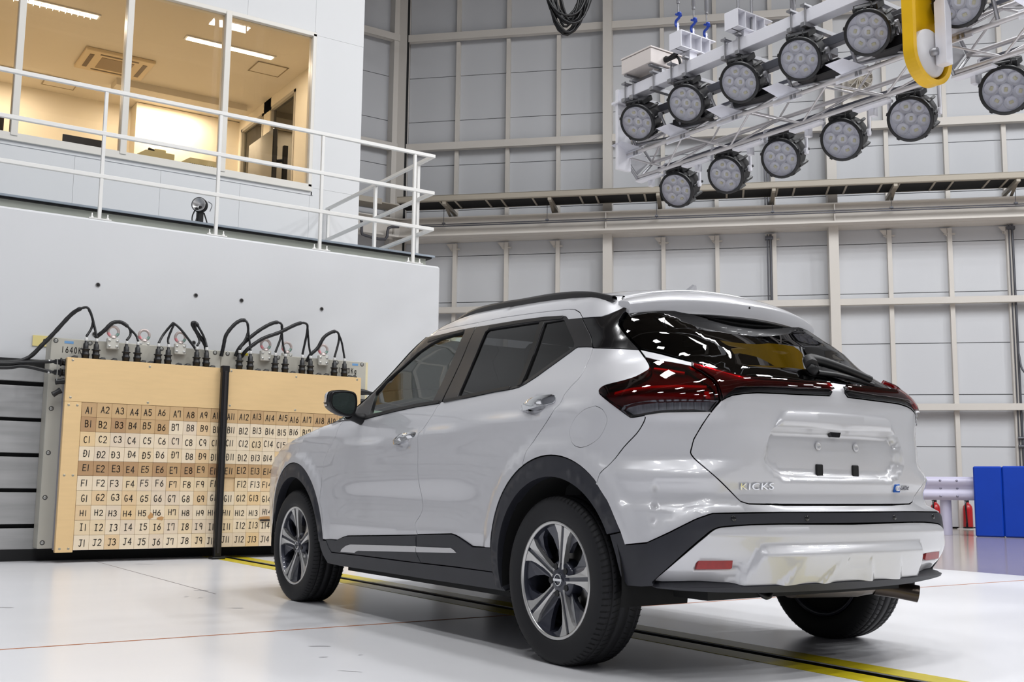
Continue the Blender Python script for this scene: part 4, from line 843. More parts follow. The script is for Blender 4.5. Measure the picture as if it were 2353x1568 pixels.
# ------------------------------------------------------------------ lighting trusses with floodlights
RA = Vector((3.42, 4.524, 4.309)); RAZ = -0.036
RD = Vector((sin(RAZ), cos(RAZ), 0)); RE = Vector((RD.y, -RD.x, 0))
def Rp(s, o, z): return Vector((RA.x, RA.y, 0))+RD*s+RE*o+Vector((0, 0, z))
MR = Matrix(((RD.x, RE.x, 0, RA.x), (RD.y, RE.y, 0, RA.y), (0, 0, 1, 0), (0, 0, 0, 1)))   # local x along, y across (right), z up
BLACKL = mat('lamp_black', rgb(15, 15, 19), 0.42, bump=(60, 0.05)); REFLS = mat('lamp_reflector_silver', (0.92, 0.92, 0.96, 1), 0.3, 0.0, bump=(18, 0.25))
LEDC = mat('led_chip_cream', rgb(232, 226, 190), 0.35); LENSG = glass('lamp_cover', (0.93, 0.93, 0.96, 1), 1.4)
TRUSS = mat('aluminium_truss', rgb(205, 202, 204), 0.32, 0.35); WHTS = mat('white_steel_beam', rgb(225, 225, 232), 0.4); GREYD = mat('grey_cable', rgb(92, 94, 104), 0.5)
ZINC = mat('zinc_bracket', rgb(150, 150, 154), 0.35, 0.6); YELG = mat('yellow_guard', rgb(226, 178, 18), 0.35, noise=(6, 0.1)); BLUEH = mat('blue_hook', rgb(24, 62, 160), 0.4); CREAMB = mat('cream_box', rgb(216, 208, 204), 0.45)
def lamp(label, lens, n, upper, group):
    """Round seven-cell floodlight; lens centre at `lens`, facing n."""
    n = Vector(n).normalized(); x = n.cross(Vector((0, 0, 1))).normalized(); y = x.cross(n)
    t = thing('floodlight', label, 'floodlight', group=group); t.matrix_world = basis(lens, x, y, n)
    mb = MB(); mb.lathe([(0.162, 0.012), (0.185, 0.012), (0.190, 0.0), (0.186, -0.03), (0.176, -0.05), (0.176, -0.10), (0.170, -0.11), (0.170, -0.20), (0.150, -0.26), (0.07, -0.27), (0.0005, -0.27)], 40); mb.build('housing', BLACKL, t)
    for k in range(10):
        a = 2*pi*k/10; mb = MB(); mb.bbox(0.165, 0.195, -0.012, 0.012, -0.24, -0.03, 0.003, Matrix.Rotation(a, 4, 'Z')); mb.build('cooling_fin', BLACKL, t)
    mb = MB(); mb.lathe([(0.163, 0.004), (0.163, -0.006), (0.158, -0.030), (0.0005, -0.034)], 40); 
    mb.build('reflector_dish', REFLS, t)
    for k in range(7):
        cx, cy = (0, 0) if k == 6 else (0.104*cos(pi/3*k+0.3), 0.104*sin(pi/3*k+0.3))
        M = Matrix.Translation((cx, cy, -0.012))
        mb = MB(); mb.lathe([(0.050, 0.006), (0.045, -0.008), (0.030, -0.026), (0.014, -0.034)], 18, M); mb.lathe([(0.050, 0.006), (0.054, -0.002), (0.056, -0.02)], 18, M); c = mb.build('light_cell', REFLS, t)
        mb = MB(); mb.bbox(-0.012, 0.012, -0.016, 0.016, -0.022, -0.008, 0.003, M @ Matrix.Rotation(0.5+k, 4, 'Z')); mb.build('led_chip', LEDC, c)
    mb = MB(); mb.lathe([(0.162, 0.009), (0.08, 0.0105), (0.0005, 0.011)], 40); mb.build('front_glass', LENSG, t)
    for k in range(5):
        a = 2*pi*k/5+0.4; mb = MB(); mb.bbox(0.182, 0.198, -0.014, 0.014, -0.02, 0.006, 0.003, Matrix.Rotation(a, 4, 'Z')); mb.build('clip', BLACKL, t)
    # open-work rear cage
    mb = MB(); mb.bbox(-0.10, 0.10, 0.15, 0.205, -0.26, -0.05, 0.008); mb.build('driver_box', BLACKL, t)
    mb = MB(); mb.tube([(-0.07, 0.185, 0.0), (-0.07, 0.225, -0.02), (0.07, 0.225, -0.02), (0.07, 0.185, 0.0)], 0.006, 6); mb.build('lift_handle', BLACKL, t)
    # yoke
    up = (t.matrix_world.inverted().to_3x3() @ (Vector((0, 0, 1)) if not upper else (RE*0.75-Vector((0, 0, 0.62))))).normalized()
    up = Vector((0, up.y, up.z)).normalized()
    mb = MB()
    for sx in (-1, 1):
        mb.tube([(sx*0.19, 0, -0.13), (sx*0.212, 0, -0.13)], 0.032, 14)
        a = Vector((sx*0.205, 0, -0.13)); b = a+up*0.27
        mb.tube([a-up*0.03, b], 0.016, 6); 
    c0 = Vector((-0.205, 0, -0.13))+up*0.27; c1 = Vector((0.205, 0, -0.13))+up*0.27
    mb.tube([c0, c1], 0.016, 6); mb.build('yoke', ZINC if upper else WHTS, t, label='metal yoke bracket')
    return t
NL = (-0.935, -0.30, -0.52); NU = (-0.90, -0.31, -0.57)
ordn = ['first', 'second', 'third', 'fourth', 'fifth']
for k in range(5):
    s = -0.678*k
    lamp('black floodlight, '+ordn[k]+' of the upper row counted from the far end of the truss', Rp(s, 0.0, 4.309), NU, True, 'floodlights on the upper row of the truss')
    lamp('black floodlight, '+ordn[k]+' of the lower row counted from the far end of the truss', Rp(s, 0.535, 3.707), NL, False, 'floodlights hung under the truss')
lamp('black floodlight right of the yellow pulley guard, cut by the top edge', Rp(-3.50, 0.0, 4.27), NU, True, 'floodlights on the near truss')
lamp('black floodlight at the right edge, under the near truss', Rp(-3.53, 0.535, 3.707), NL, False, 'floodlights on the near truss')
lamp('black floodlight out of frame on the near truss', Rp(-4.2, 0.535, 3.707), NL, False, 'floodlights on the near truss')
# square trusses
def truss(s0, s1, label, name='lighting_truss'):
    t = thing(name, label, 'lighting truss', group='lighting trusses'); t.matrix_world = MR
    C_ = [(0.20, 4.10), (0.39, 3.91), (0.58, 4.10), (0.39, 4.29)]
    for o, z in C_:
        mb = MB(); mb.tube([(s0, o, z), (s1, o, z)], 0.020, 10); mb.build('chord', TRUSS, t)
    for i in range(4):
        a, b = C_[i], C_[(i+1) % 4]; n = max(2, int(round((s0-s1)/0.42)))
        for k in range(n):
            f0 = s0-(s0-s1)*k/n; f1 = s0-(s0-s1)*(k+1)/n
            p, q = (a, b) if (k+i) % 2 == 0 else (b, a)
            mb = MB(); mb.tube([(f0, p[0], p[1]), (f1, q[0], q[1])], 0.010, 6); mb.build('brace', TRUSS, t)
    for s in (s0, s1):
        mb = MB(); d = 1 if s == s0 else -1; r = 0.022
        P = [(s, o+(o-0.39)*0.12, z+(z-4.10)*0.12) for o, z in C_]
        for i in range(4): mb.tube([P[i], P[(i+1) % 4]], r*0.7, 8)
        Q = [(s, 0.39+(o-0.39)*0.85, 4.10+(z-4.10)*0.85) for o, z in C_]; mb.add(Q+[(x+0.012, o, z) for x, o, z in Q], [(0, 1, 2, 3), (7, 6, 5, 4), (0, 4, 5, 1), (1, 5, 6, 2), (2, 6, 7, 3), (3, 7, 4, 0)])
        ep_ = mb.build('end_plate', ZINC, t, label='square aluminium end plate')
        mb = MB(); mb.lathe([(0.055, 0.0), (0.055, 0.02), (0.02, 0.02)], 20, basis((s, 0.39, 4.10), (0, 1, 0), (0, 0, 1), (1 if d > 0 else -1, 0, 0))); mb.build('hub_disc', WHTS, ep_)
    # folded white clamp plates that carry the lamps
    k = 0; s = s0-0.12
    while s > s1+0.1:
        mb = MB(); mb.bbox(s-0.16, s+0.16, 0.185, 0.20, 4.06, 4.13, 0.003, Matrix.Translation((0, 0, 0))); mb.add([(s-0.14, 0.19, 4.13), (s+0.10, 0.19, 4.13), (s+0.16, 0.05, 4.20), (s-0.02, 0.05, 4.20)], [(0, 1, 2, 3), (3, 2, 1, 0)]); mb.build('clamp_plate', WHTS, t)
        mb = MB(); mb.bbox(s-0.20, s+0.14, 0.37, 0.46, 3.862, 3.885, 0.003); mb.box(s-0.02, s+0.02, 0.44, 0.50, 3.80, 3.885); mb.build('clamp_plate', WHTS, t)
        for a in (-0.09, -0.05):
            mb = MB(); mb.bbox(s+a-0.012, s+a+0.012, 0.176, 0.186, 4.07, 4.11, 0.002); mb.build('clamp_bolt', ZINC, t)
        s -= 0.678
    mb = MB(); mb.tube(spline([(s0-0.1, 0.60, 4.02), ((s0+s1)/2, 0.61, 4.03), (s1+0.05, 0.60, 4.02)], 4), 0.022, 8)
    mb.tube(spline([(s0-0.1, 0.30, 4.30), ((s0+s1)/2, 0.31, 4.31), (s1+0.05, 0.30, 4.30)], 4), 0.018, 8); mb.build('cable_run', GREYD, t, label='grey cable run')
    return t
tr1 = truss(0.42, -3.02, 'far aluminium lighting truss carrying ten floodlights')
tr2 = truss(-3.21, -5.6, 'near aluminium lighting truss right of the yellow pulley guard')
# white box beam above the truss
bm = thing('support_beam', 'long white box beam above the far lighting truss', 'beam'); bm.matrix_world = MR
mb = MB(); mb.bbox(-3.9, 0.38, 0.08, 0.20, 4.655, 4.775, 0.004); mb.build('box_section', WHTS, bm)
mb = MB(); mb.bbox(0.36, 0.40, 0.06, 0.24, 3.93, 4.78, 0.003); mb.build('end_post', WHTS, bm); mb = MB(); mb.bbox(0.33, 0.44, 0.04, 0.26, 4.625, 4.652, 0.003); mb.build('flange', WHTS, bm)
for s in (0.25, 0.13, -0.17, -0.42, -0.62, -1.13, -1.30, -1.90, -2.05, -2.7):
    mb = MB()
    for a in (0.065, 0.215): mb.tube([(s, a, 4.60), (s, a, 4.83)], 0.008, 6)
    mb.bbox(s-0.025, s+0.025, 0.03, 0.45, 4.605, 4.645, 0.003); mb.bbox(s-0.025, s+0.025, 0.03, 0.25, 4.79, 4.81, 0.003); mb.build('clamp', ZINC, bm)
    mb = MB(); mb.tube([(s, 0.40, 4.60), (s, 0.39, 4.29)], 0.012, 6); mb.build('drop_rod', ZINC, bm)
mb = MB(); mb.bbox(-3.0, 0.2, 0.30, 0.38, 4.48, 4.56, 0.004); mb.build('cable_channel', mat('channel_grey', rgb(110, 112, 120), 0.5), bm)
for s0 in (-0.45, -1.25, -2.0, -2.75):
    mb = MB(); mb.bbox(s0-0.28, s0+0.16, 0.20, 0.34, 4.20, 4.30, 0.01); mb.build('ballast_box', BLACKL, bm, label='black ballast box')
    mb = MB(); mb.bbox(s0-0.10, s0+0.10, 0.26, 0.44, 4.42, 4.50, 0.006); mb.build('junction_box', PIPED, bm)
    for q in range(3): 
        mb = MB(); mb.tube(spline([(s0+0.05*q, 0.33, 4.42), (s0+0.05*q+0.02, 0.34, 4.34), (s0+0.04*q-0.03, 0.30, 4.30)], 4), 0.006, 5); mb.build('lead', CAB, bm)
# outriggers, hooks, control box
for s0, z0, z1, w0, w1 in ((-0.60, 4.872, 5.04, -0.05, 0.42), (-1.29, 4.84, 5.01, -0.02, 0.45)):
    mb = MB(); mb.box(s0-0.08, s0+0.08, w0, w1, z1-0.010, z1); mb.box(s0-0.08, s0+0.08, w0, w1, z0, z0+0.010); mb.box(s0-0.006, s0+0.006, w0, w1, z0, z1)
    mb.add([(s0-0.006, 0.08, z0), (s0-0.006, 0.20, z0), (s0-0.006, 0.14, 4.775)], [(0, 1, 2), (2, 1, 0)])
    for a in (0.08, 0.22, 0.34): mb.box(s0-0.08, s0+0.08, a-0.004, a+0.004, z0, z1)
    mb.box(s0-0.08, s0+0.08, w0-0.004, w0+0.004, z0, z1); mb.box(s0-0.05, s0+0.05, 0.09, 0.19, 4.77, z0+0.01)
    mb.build('outrigger', WHTS, bm, label='short white H-section outrigger')
for s0, o in ((-0.60, -0.01), (-0.60, 0.20), (-0.60, 0.38)):
    t = thing('turnbuckle', 'steel turnbuckle with blue hook above the white beam, '+('front', 'middle', 'rear')[0 if o < 0.1 else 1 if o < 0.3 else 2]+' of three', 'turnbuckle', group='turnbuckles with blue hooks'); t.matrix_world = MR @ Matrix.Translation((s0, o, 5.04))
    mb = MB(); mb.prism([(-0.045, 0), (0.045, 0), (0.022, 0.095), (-0.022, 0.095)], -0.006, 0.006, basis((0, 0, 0), (0.6, 0.8, 0), (0, 0, 1), (0.8, -0.6, 0))); mb.build('lug', WHTS, t)
    mb = MB(); mb.tube(spline([(0, 0, 0.06), (0.03, 0, 0.085), (0.03, 0, 0.13), (-0.01, 0, 0.15), (-0.03, 0, 0.19), (0, 0, 0.20)], 5), 0.013, 8); mb.tube([(-0.04, 0.0, 0.16), (0.03, 0.0, 0.20)], 0.012, 6); mb.build('hook', BLUEH, t)
    mb = MB(); mb.tube([(0, 0, 0.20), (0, 0, 0.30)], 0.008, 6); mb.tube([(0, 0, 0.30), (0, 0, 0.33), (0, 0, 0.34), (0, 0, 0.70)], [0.018, 0.018, 0.022, 0.022], 10); mb.tube([(0, 0, 0.7), (0, 0, 7.6)], 0.006, 6); mb.build('rod', ZINC, t)
for s0, o in ((-1.22, 0.15), (-1.32, 0.22), (-1.62, 0.42), (-1.70, 0.36), (-2.4, 0.3)):
    mb = MB(); mb.tube([(s0, o, 4.77), (s0, o, 12.6)], 0.014, 8); mb.build('hanger_rod', ZINC, bm)
cb_ = thing('control_box', 'cream metal box on the far end of the white beam', 'control box'); cb_.matrix_world = MR @ Matrix.Translation((0.05, 0.25, 4.90))
mb = MB(); mb.bbox(-0.22, 0.22, -0.22, 0.22, 0.0, 0.15, 0.004); mb.build('body', CREAMB, cb_); mb = MB(); mb.bbox(-0.225, 0.225, -0.225, 0.225, 0.156, 0.172, 0.003); mb.build('lid', CREAMB, cb_)
mb = MB(); mb.box(-0.20, -0.16, -0.20, 0.22, -0.022, -0.002); mb.box(0.16, 0.20, -0.20, 0.22, -0.022, -0.002); mb.box(-0.2, 0.2, -0.05, 0.0, -0.12, -0.024); mb.build('feet', ZINC, cb_)
mb = MB(); mb.lathe([(0.03, 0.0), (0.034, 0.02), (0.02, 0.04), (0.015, 0.09)], 12, basis((-0.22, -0.02, 0.07), (0, 1, 0), (0, 0, 1), (-1, 0, 0))); mb.tube(spline([(-0.30, -0.02, 0.07), (-0.42, 0.0, 0.10), (-0.50, 0.03, 0.06), (-0.52, 0.03, -0.06)], 6), 0.022, 8); mb.tube(spline([(-0.26, -0.02, 0.05), (-0.36, 0.02, 0.06), (-0.40, 0.03, -0.10)], 6), 0.016, 8); mb.build('cable_gland', CAB, cb_)
ub = thing('duct_unit', 'white duct box hanging above the beam at the top edge', 'duct'); ub.matrix_world = MR @ Matrix.Translation((-1.95, 0.45, 5.28))
mb = MB(); mb.bbox(-0.35, 0.3, -0.3, 0.3, 0, 0.5, 0.02); mb.build('body', WHTS, ub); mb = MB(); mb.tube([(0.2, 0, 0.5), (0.2, 0, 7.3)], 0.02, 8); mb.build('hanger', ZINC, ub)
# yellow guard round a white pulley, on its white hanger
pg = thing('pulley_guard', 'yellow U-shaped guard around a white pulley wheel between the trusses', 'pulley'); pg.matrix_world = MR @ Matrix.Translation((-3.30, -0.10, 0)) @ Matrix(((0, -1, 0, 0), (1, 0, 0, 0), (0, 0, 1, 0), (0, 0, 0, 1)))
GC = (0.0, 3.91); Ro, Ri = 0.245, 0.205
arc_ = [(GC[0]+r*cos(a), GC[1]+r*sin(a)) for r in (Ro,) for a in [pi+pi*i/24 for i in range(25)]]
outer = [(GC[0]-Ro, 5.0)]+arc_+[(GC[0]+Ro, 5.0)]
inner = [(GC[0]-Ri, 5.0)]+[(GC[0]+Ri*cos(a), GC[1]+Ri*sin(a)) for a in [pi+pi*i/24 for i in range(25)]]+[(GC[0]+Ri, 5.0)]
mb = MB(); n = len(outer); y0, y1 = -0.045, 0.045; vs = []
for (a, b), (c, d) in zip(outer, inner): vs += [(a, y0, b), (c, y0, d), (c, y1, d), (a, y1, b)]
fsx = []
for i in range(n-1):
    for j in range(4): fsx.append((4*i+j, 4*i+4+j, 4*i+4+(j+1) % 4, 4*i+(j+1) % 4))
mb.add(vs, fsx); mb.build('guard_band', YELG, pg)
mb = MB(); bk = inner[:]; mb.add([(a, -0.035, b) for a, b in bk], [tuple(range(len(bk)))]); mb.build('guard_back', YELG, pg)
mb = MB(); mb.lathe([(0.0005, 0.03), (0.175, 0.03), (0.185, 0.02), (0.185, -0.02), (0.0005, -0.02)], 40, basis((GC[0], 0.0, GC[1]), (1, 0, 0), (0, 0, -1), (0, 1, 0))); mb.build('pulley_wheel', mat('pulley_white', rgb(214, 213, 216), 0.45), pg)
mb = MB(); mb.lathe([(0.03, 0.0), (0.03, 0.05), (0.001, 0.055)], 14, basis((GC[0], 0.03, GC[1]), (1, 0, 0), (0, 0, -1), (0, 1, 0))); mb.build('axle', ZINC, pg)
mb = MB(); mb.bbox(GC[0]+0.02, GC[0]+0.10, 0.05, 0.14, GC[1]-0.10, 12.9, 0.003); mb.build('hanger_post', WHTS, pg)
# ------------------------------------------------------------------ panels cut from the body surface
def n_of(P):
    e = 1e-4
    g = np.stack([Ff(P[:,0]+e,P[:,1],P[:,2])-Ff(P[:,0]-e,P[:,1],P[:,2]), Ff(P[:,0],P[:,1]+e,P[:,2])-Ff(P[:,0],P[:,1]-e,P[:,2]),
                  Ff(P[:,0],P[:,1],P[:,2]+e)-Ff(P[:,0],P[:,1],P[:,2]-e)], -1)
    return g/np.maximum(np.linalg.norm(g, axis=1, keepdims=True), 1e-9)
def Sf(T, off=0.0, feat=None):
    T = np.asarray(T, float).reshape(-1, 2)
    P = Mp(T[:,0], T[:,1]); o = np.full(len(T), float(off)) if np.isscalar(off) else off
    if feat is not None: o = o + feat(T[:,0], T[:,1])
    return P + n_of(P)*o[:,None]
def S1(t, z, off=0.0): return Vector(Sf([(t, z)], off)[0])
def yz(y, z): return (y, z) if y >= 0 else (-math.atan2(-y, 0.862), z)
def circ(y0, z0, R, a0, a1, n):
    return [yz(y0+R*cos(radians(a0+(a1-a0)*i/n)), z0+R*sin(radians(a0+(a1-a0)*i/n))) for i in range(n+1)]
def mirror_c(half): return half + [(-pi-t, z) for t, z in reversed(half)]
def resample(poly, step, closed=True):
    out = []; n = len(poly)
    for i in range(n if closed else n-1):
        a = np.array(poly[i]); b = np.array(poly[(i+1) % n]); d = np.linalg.norm(b-a)
        if d < 1e-5: continue
        k = max(1, int(round(d/step)))
        for j in range(k): out.append(tuple(a+(b-a)*j/k))
    return out
def smooth_line(pts, n=4):
    v = spline([(a, b, 0) for a, b in pts], n); return [(p.x, p.y) for p in v]
def pip(X, Y, poly):
    P = np.asarray(poly); c = np.zeros(len(X), bool); j = len(P)-1
    for i in range(len(P)):
        xi, yi = P[i]; xj, yj = P[j]
        if yi != yj:
            m = ((yi > Y) != (yj > Y)) & (X < (xj-xi)*(Y-yi)/(yj-yi)+xi); c ^= m
        j = i
    return c
def pdist(X, Y, poly, closed=True):
    P = np.asarray(poly); d = np.full(len(X), 1e9); n = len(P)
    for i in range(n if closed else n-1):
        a = P[i]; b = P[(i+1) % n]; v = b-a; L = v@v
        if L < 1e-12: continue
        u = np.clip(((X-a[0])*v[0]+(Y-a[1])*v[1])/L, 0, 1)
        d = np.minimum(d, np.hypot(X-a[0]-u*v[0], Y-a[1]-u*v[1]))
    return d
def sdf(X, Y, poly):
    d = pdist(X, Y, poly); return np.where(pip(X, Y, poly), d, -d)
def ss(x): x = np.clip(x, 0, 1); return x*x*(3-2*x)
def inset_poly(poly, d):
    P = np.asarray(poly, float); A = 0.5*np.sum(P[:,0]*np.roll(P[:,1],-1)-np.roll(P[:,0],-1)*P[:,1]); s = 1 if A > 0 else -1
    e = np.roll(P,-1,0)-P; e /= np.maximum(np.linalg.norm(e,axis=1,keepdims=True),1e-9)
    n = np.stack([-e[:,1], e[:,0]],-1)*s
    m = n+np.roll(n,1,0); m /= np.maximum(np.linalg.norm(m,axis=1,keepdims=True),0.35)
    return [tuple(p) for p in P+m*d]
def panel_mesh(name, outline, m, off=0.0, inset=0.0026, depth=0.022, g=0.035, holes=(), feat=None, cons=(), smooth_n=True, back=None):
    """One sheet of bodywork: flat outline in (t, z), filled, laid on the body surface, edges turned inwards."""
    outline = [p for i, p in enumerate(outline) if math.dist(p, outline[i-1]) > 1e-4]
    loops = [resample(inset_poly(outline, inset), g)] + [resample(h, g*0.8) for h in holes]
    verts = []; edges = []
    for lp in loops:
        o = len(verts); verts += lp; edges += [(o+i, o+(i+1) % len(lp)) for i in range(len(lp))]
    for cl in cons:
        cp = resample(cl, g*0.7, False)+[cl[-1]]; o = len(verts); verts += cp; edges += [(o+i, o+i+1) for i in range(len(cp)-1)]
    A = np.asarray(loops[0]); x0, y0 = A.min(0); x1, y1 = A.max(0)
    gx, gy = np.meshgrid(np.arange(x0+g/2, x1, g), np.arange(y0+g/2, y1, g)); gx = gx+(np.arange(gx.shape[0]) % 2)[:,None]*g/2
    X, Y = gx.ravel(), gy.ravel()
    ok = pip(X, Y, loops[0])
    for h in loops[1:]: ok &= ~pip(X, Y, h)
    X, Y = X[ok], Y[ok]
    if len(X):
        d = np.full(len(X), 1e9)
        for lp in loops: d = np.minimum(d, pdist(X, Y, lp))
        for cl in cons: d = np.minimum(d, pdist(X, Y, cl, False))
        k = d > g*0.55; X, Y = X[k], Y[k]
    verts = verts+list(zip(X, Y))
    r = delaunay_2d_cdt([Vector((float(a), float(b))) for a, b in verts], edges, [], 0, 1e-6)
    V = np.array([(v.x, v.y) for v in r[0]]); F = np.array([f for f in r[2] if len(f) == 3])
    c = V[F].mean(1); ok = pip(c[:,0], c[:,1], loops[0])
    for h in loops[1:]: ok &= ~pip(c[:,0], c[:,1], h)
    F = F[ok]
    used = np.unique(F); remap = -np.ones(len(V), int); remap[used] = np.arange(len(used)); V = V[used]; F = remap[F]
    P = Sf(V, off, feat)
    e = 0.002
    Pt = Sf(V+[e, 0], off, feat)-Sf(V-[e, 0], off, feat); Pz = Sf(V+[0, e], off, feat)-Sf(V-[0, e], off, feat)
    N = np.cross(Pt, Pz); N /= np.maximum(np.linalg.norm(N, axis=1, keepdims=True), 1e-9)
    N0 = n_of(Mp(V[:,0], V[:,1])); N *= np.sign((N*N0).sum(1, keepdims=True)+1e-9)
    fn = np.cross(P[F[:,1]]-P[F[:,0]], P[F[:,2]]-P[F[:,0]]); flip = (fn*N0[F].mean(1)).sum(1) < 0
    F[flip] = F[flip][:, ::-1]
    cnt = {}
    for f in F:
        for i in range(3):
            a, b = int(f[i]), int(f[(i+1) % 3]); cnt[(a, b)] = 1
    rim = [(a, b) for (a, b) in cnt if (b, a) not in cnt]
    verts3 = [tuple(p) for p in P]; norms = [tuple(x) for x in N]; faces = [tuple(int(i) for i in f) for f in F]; sm = [True]*len(faces); shadef = []
    if depth > 0:
        top = {}; mid = {}; bot = {}; lipd = min(0.004, depth*0.5)
        en = {}
        for a, b in rim:
            w = np.cross(P[b]-P[a], N[a]); w /= max(np.linalg.norm(w), 1e-9)
            for q in (a, b): en[q] = en.get(q, 0)+w
        for q, w in en.items():
            w = w/max(np.linalg.norm(w), 1e-9)
            top[q] = len(verts3); verts3.append(tuple(P[q])); norms.append(tuple(w*0.75+N[q]*0.66))
            mid[q] = len(verts3); verts3.append(tuple(P[q]-N0[q]*lipd)); norms.append(tuple(w))
            bot[q] = len(verts3); verts3.append(tuple(P[q]-N0[q]*depth)); norms.append(tuple(w))
        for a, b in rim:
            faces.append((top[b], top[a], mid[a], mid[b])); sm.append(True)
            faces.append((mid[b], mid[a], bot[a], bot[b])); sm.append(True); shadef.append(len(faces)-1)
    me = bpy.data.meshes.new(name); me.from_pydata(verts3, [], faces); me.materials.append(m)
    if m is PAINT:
        me.materials.append(GAP_SHADE)
        for k in shadef: me.polygons[k].material_index = 1
    me.polygons.foreach_set('use_smooth', sm); me.update()
    if smooth_n:
        try: me.normals_split_custom_set_from_vertices(norms)
        except Exception: pass
    me['n'] = len(norms)
    NORMS[me.name] = norms
    return me
NORMS = {}
def mirror_mesh(me):
    """The same sheet for the other side of the car."""
    v = np.empty(len(me.vertices)*3); me.vertices.foreach_get('co', v); v = v.reshape(-1, 3); v[:,0] *= -1
    fs = [tuple(reversed(p.vertices)) for p in me.polygons]; sm = [p.use_smooth for p in me.polygons]
    m2 = bpy.data.meshes.new(me.name); m2.from_pydata([tuple(p) for p in v], [], fs)
    for q in me.materials: m2.materials.append(q)
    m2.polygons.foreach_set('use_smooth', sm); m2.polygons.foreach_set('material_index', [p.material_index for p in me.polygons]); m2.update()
    nn = NORMS.get(me.name)
    if nn and len(nn) == len(v):
        try: m2.normals_split_custom_set_from_vertices([(-a, b, c) for a, b, c in nn])
        except Exception: pass
    return m2

# ------------------------------------------------------------------ car
car = thing('car', 'silver-white compact crossover car parked facing the numbered wooden impact wall', 'car', (0, 0, 0))
def part(name, outline, m, parent=None, both=True, label=None, **kw):
    """A body part; both=True also puts its mirror image on the far side. Returns the object(s)."""
    me = panel_mesh(name, outline, m, **kw)
    pars = parent if isinstance(parent, (list, tuple)) else ([parent or car]*2)
    o = link(name, me, pars[0], label=label)
    if not both: return o
    return [o, link(name, mirror_mesh(me), pars[1], label=label)]

L = O
arch_r_out = circ(0.01, 0.365, 0.44, 0, 180, 40); arch_f_out = circ(2.62, 0.365, 0.44, 0, 180, 40)
def arch_arc(y0, z0, R, p_from, p_to, n=26):
    """Arc of a wheel arch between two heights/sides given as angles."""
    return circ(y0, z0, R, p_from, p_to, n)

# character lines pressed into the sides
def side_feat(t, z):
    o = np.zeros_like(t)
    y = t
    # concave lower door, between the wheels
    o += -0.016*np.exp(-((z-0.60)/0.09)**2)*ss((y-0.35)/0.5)*ss((2.25-y)/0.5)
    o += 0.006*np.exp(-((z-0.475)/0.035)**2)*ss((y-0.35)/0.4)*ss((2.2-y)/0.4)
    # shoulder crease climbing to the rear handle
    zc = 0.985-0.055*np.clip(y, -0.4, 2.4)
    d = z-zc
    o += 0.010*np.where(d < 0, np.exp(-(d/0.05)**2), np.exp(-(d/0.014)**2))*ss((2.2-y)/0.4)*ss((y+0.30)/0.3)
    # flare over the wheels
    for yc in (0.01, 2.62):
        yy = np.where(y < 0, 0.862*np.tan(np.clip(y, -1.2, 0)), y)
        R = np.hypot(yy-yc, z-0.365)
        o += 0.014*(1-ss((R-0.47)/0.05))*ss((R-0.38)/0.02)
    return o
def bowl(t, z, tc, zc, rt, rz, dep):
    q = ((t-tc)/rt)**2+((z-zc)/rz)**2
    return -dep*np.clip(1-q, 0, 1)**1.5
def fdoor_feat(t, z): return side_feat(t, z)+bowl(t, z, 1.245, 0.890, 0.075, 0.042, 0.022)
def rdoor_feat(t, z): return side_feat(t, z)+bowl(t, z, 0.155, 1.002, 0.075, 0.042, 0.022)

fs = L['fshut']; sp = L['split']; belt = L['belt']; rs = L['rshut']
# doors ------------------------------------------------------------
fdoor_out = fs[::-1] + belt[0:5] + smooth_line(sp, 3) + L['fclad_top'][::-1][1:-1]
fdoor = part('front_door', fdoor_out, PAINT, feat=fdoor_feat, g=0.03)
rarch_door = [p for p in circ(0.01, 0.365, 0.44, 66, 8, 14)]
rdoor_out = smooth_line(sp, 3)[::-1] + belt[5:] + smooth_line(rs, 3) + rarch_door + L['rclad_top'][::-1]
rdoor = part('rear_door', rdoor_out, PAINT, feat=rdoor_feat, g=0.03)
cb = L['clad_bot']; s2 = L['split2']
fclad = part('door_cladding', L['fclad_top'] + s2[1:] + cb[4:0:-1] + [(2.141, 0.373)], CLAD, fdoor, off=0.012, depth=0.03, g=0.03)
rclad = part('door_cladding', L['rclad_top'] + cb[7:4:-1] + s2[::-1][0:3], CLAD, rdoor, off=0.012, depth=0.03, g=0.03)
part('garnish', L['garn_f'], SILVER, fdoor, off=0.016, inset=0, depth=0.01, g=0.03, label='silver garnish strip')
part('garnish', L['garn_r'], SILVER, rdoor, off=0.016, inset=0, depth=0.01, g=0.03, label='silver garnish strip')
# window frames
def apillar(z):
    t = np.linspace(1.0, 2.4, 500); P = Mp(t, np.full_like(t, z)); w = float(pc(z, WZ, WV))
    k = np.where(np.abs(P[:,0]) < w-0.055)[0]
    return (float(t[k[0]]), z)
apf = [apillar(z) for z in (1.465, 1.40, 1.30, 1.20, 1.12, 1.06, 1.035)]
ff_out = [(0.972, 1.069), (0.962, 1.078), (0.954, 1.45)] + L['fframe_top'][::-1][1:] + apf + [(1.80, 1.022)] + belt[0:4]
fframe = part('window_frame', ff_out, SATIN, fdoor, off=0.003, inset=0.001, holes=[L['fglass']], g=0.03, label='black window frame and pillar')
rf_out = [(0.952, 1.075), (0.949, 1.448)] + L['rframe_top'][1:] + [(-0.057, 1.246)] + belt[5:15][::-1]
rframe = part('window_frame', rf_out, SATIN, rdoor, off=0.003, inset=0.001, holes=[L['rglass'], L['qglass']], g=0.03, label='black window frame and pillar')
part('window_glass', L['fglass'], G_FRONT, fdoor, off=-0.006, inset=-0.012, depth=0, g=0.05, label='green tinted front window')
part('window_glass', L['rglass'], G_REAR, rdoor, off=-0.006, inset=-0.012, depth=0, g=0.05, label='dark privacy window')
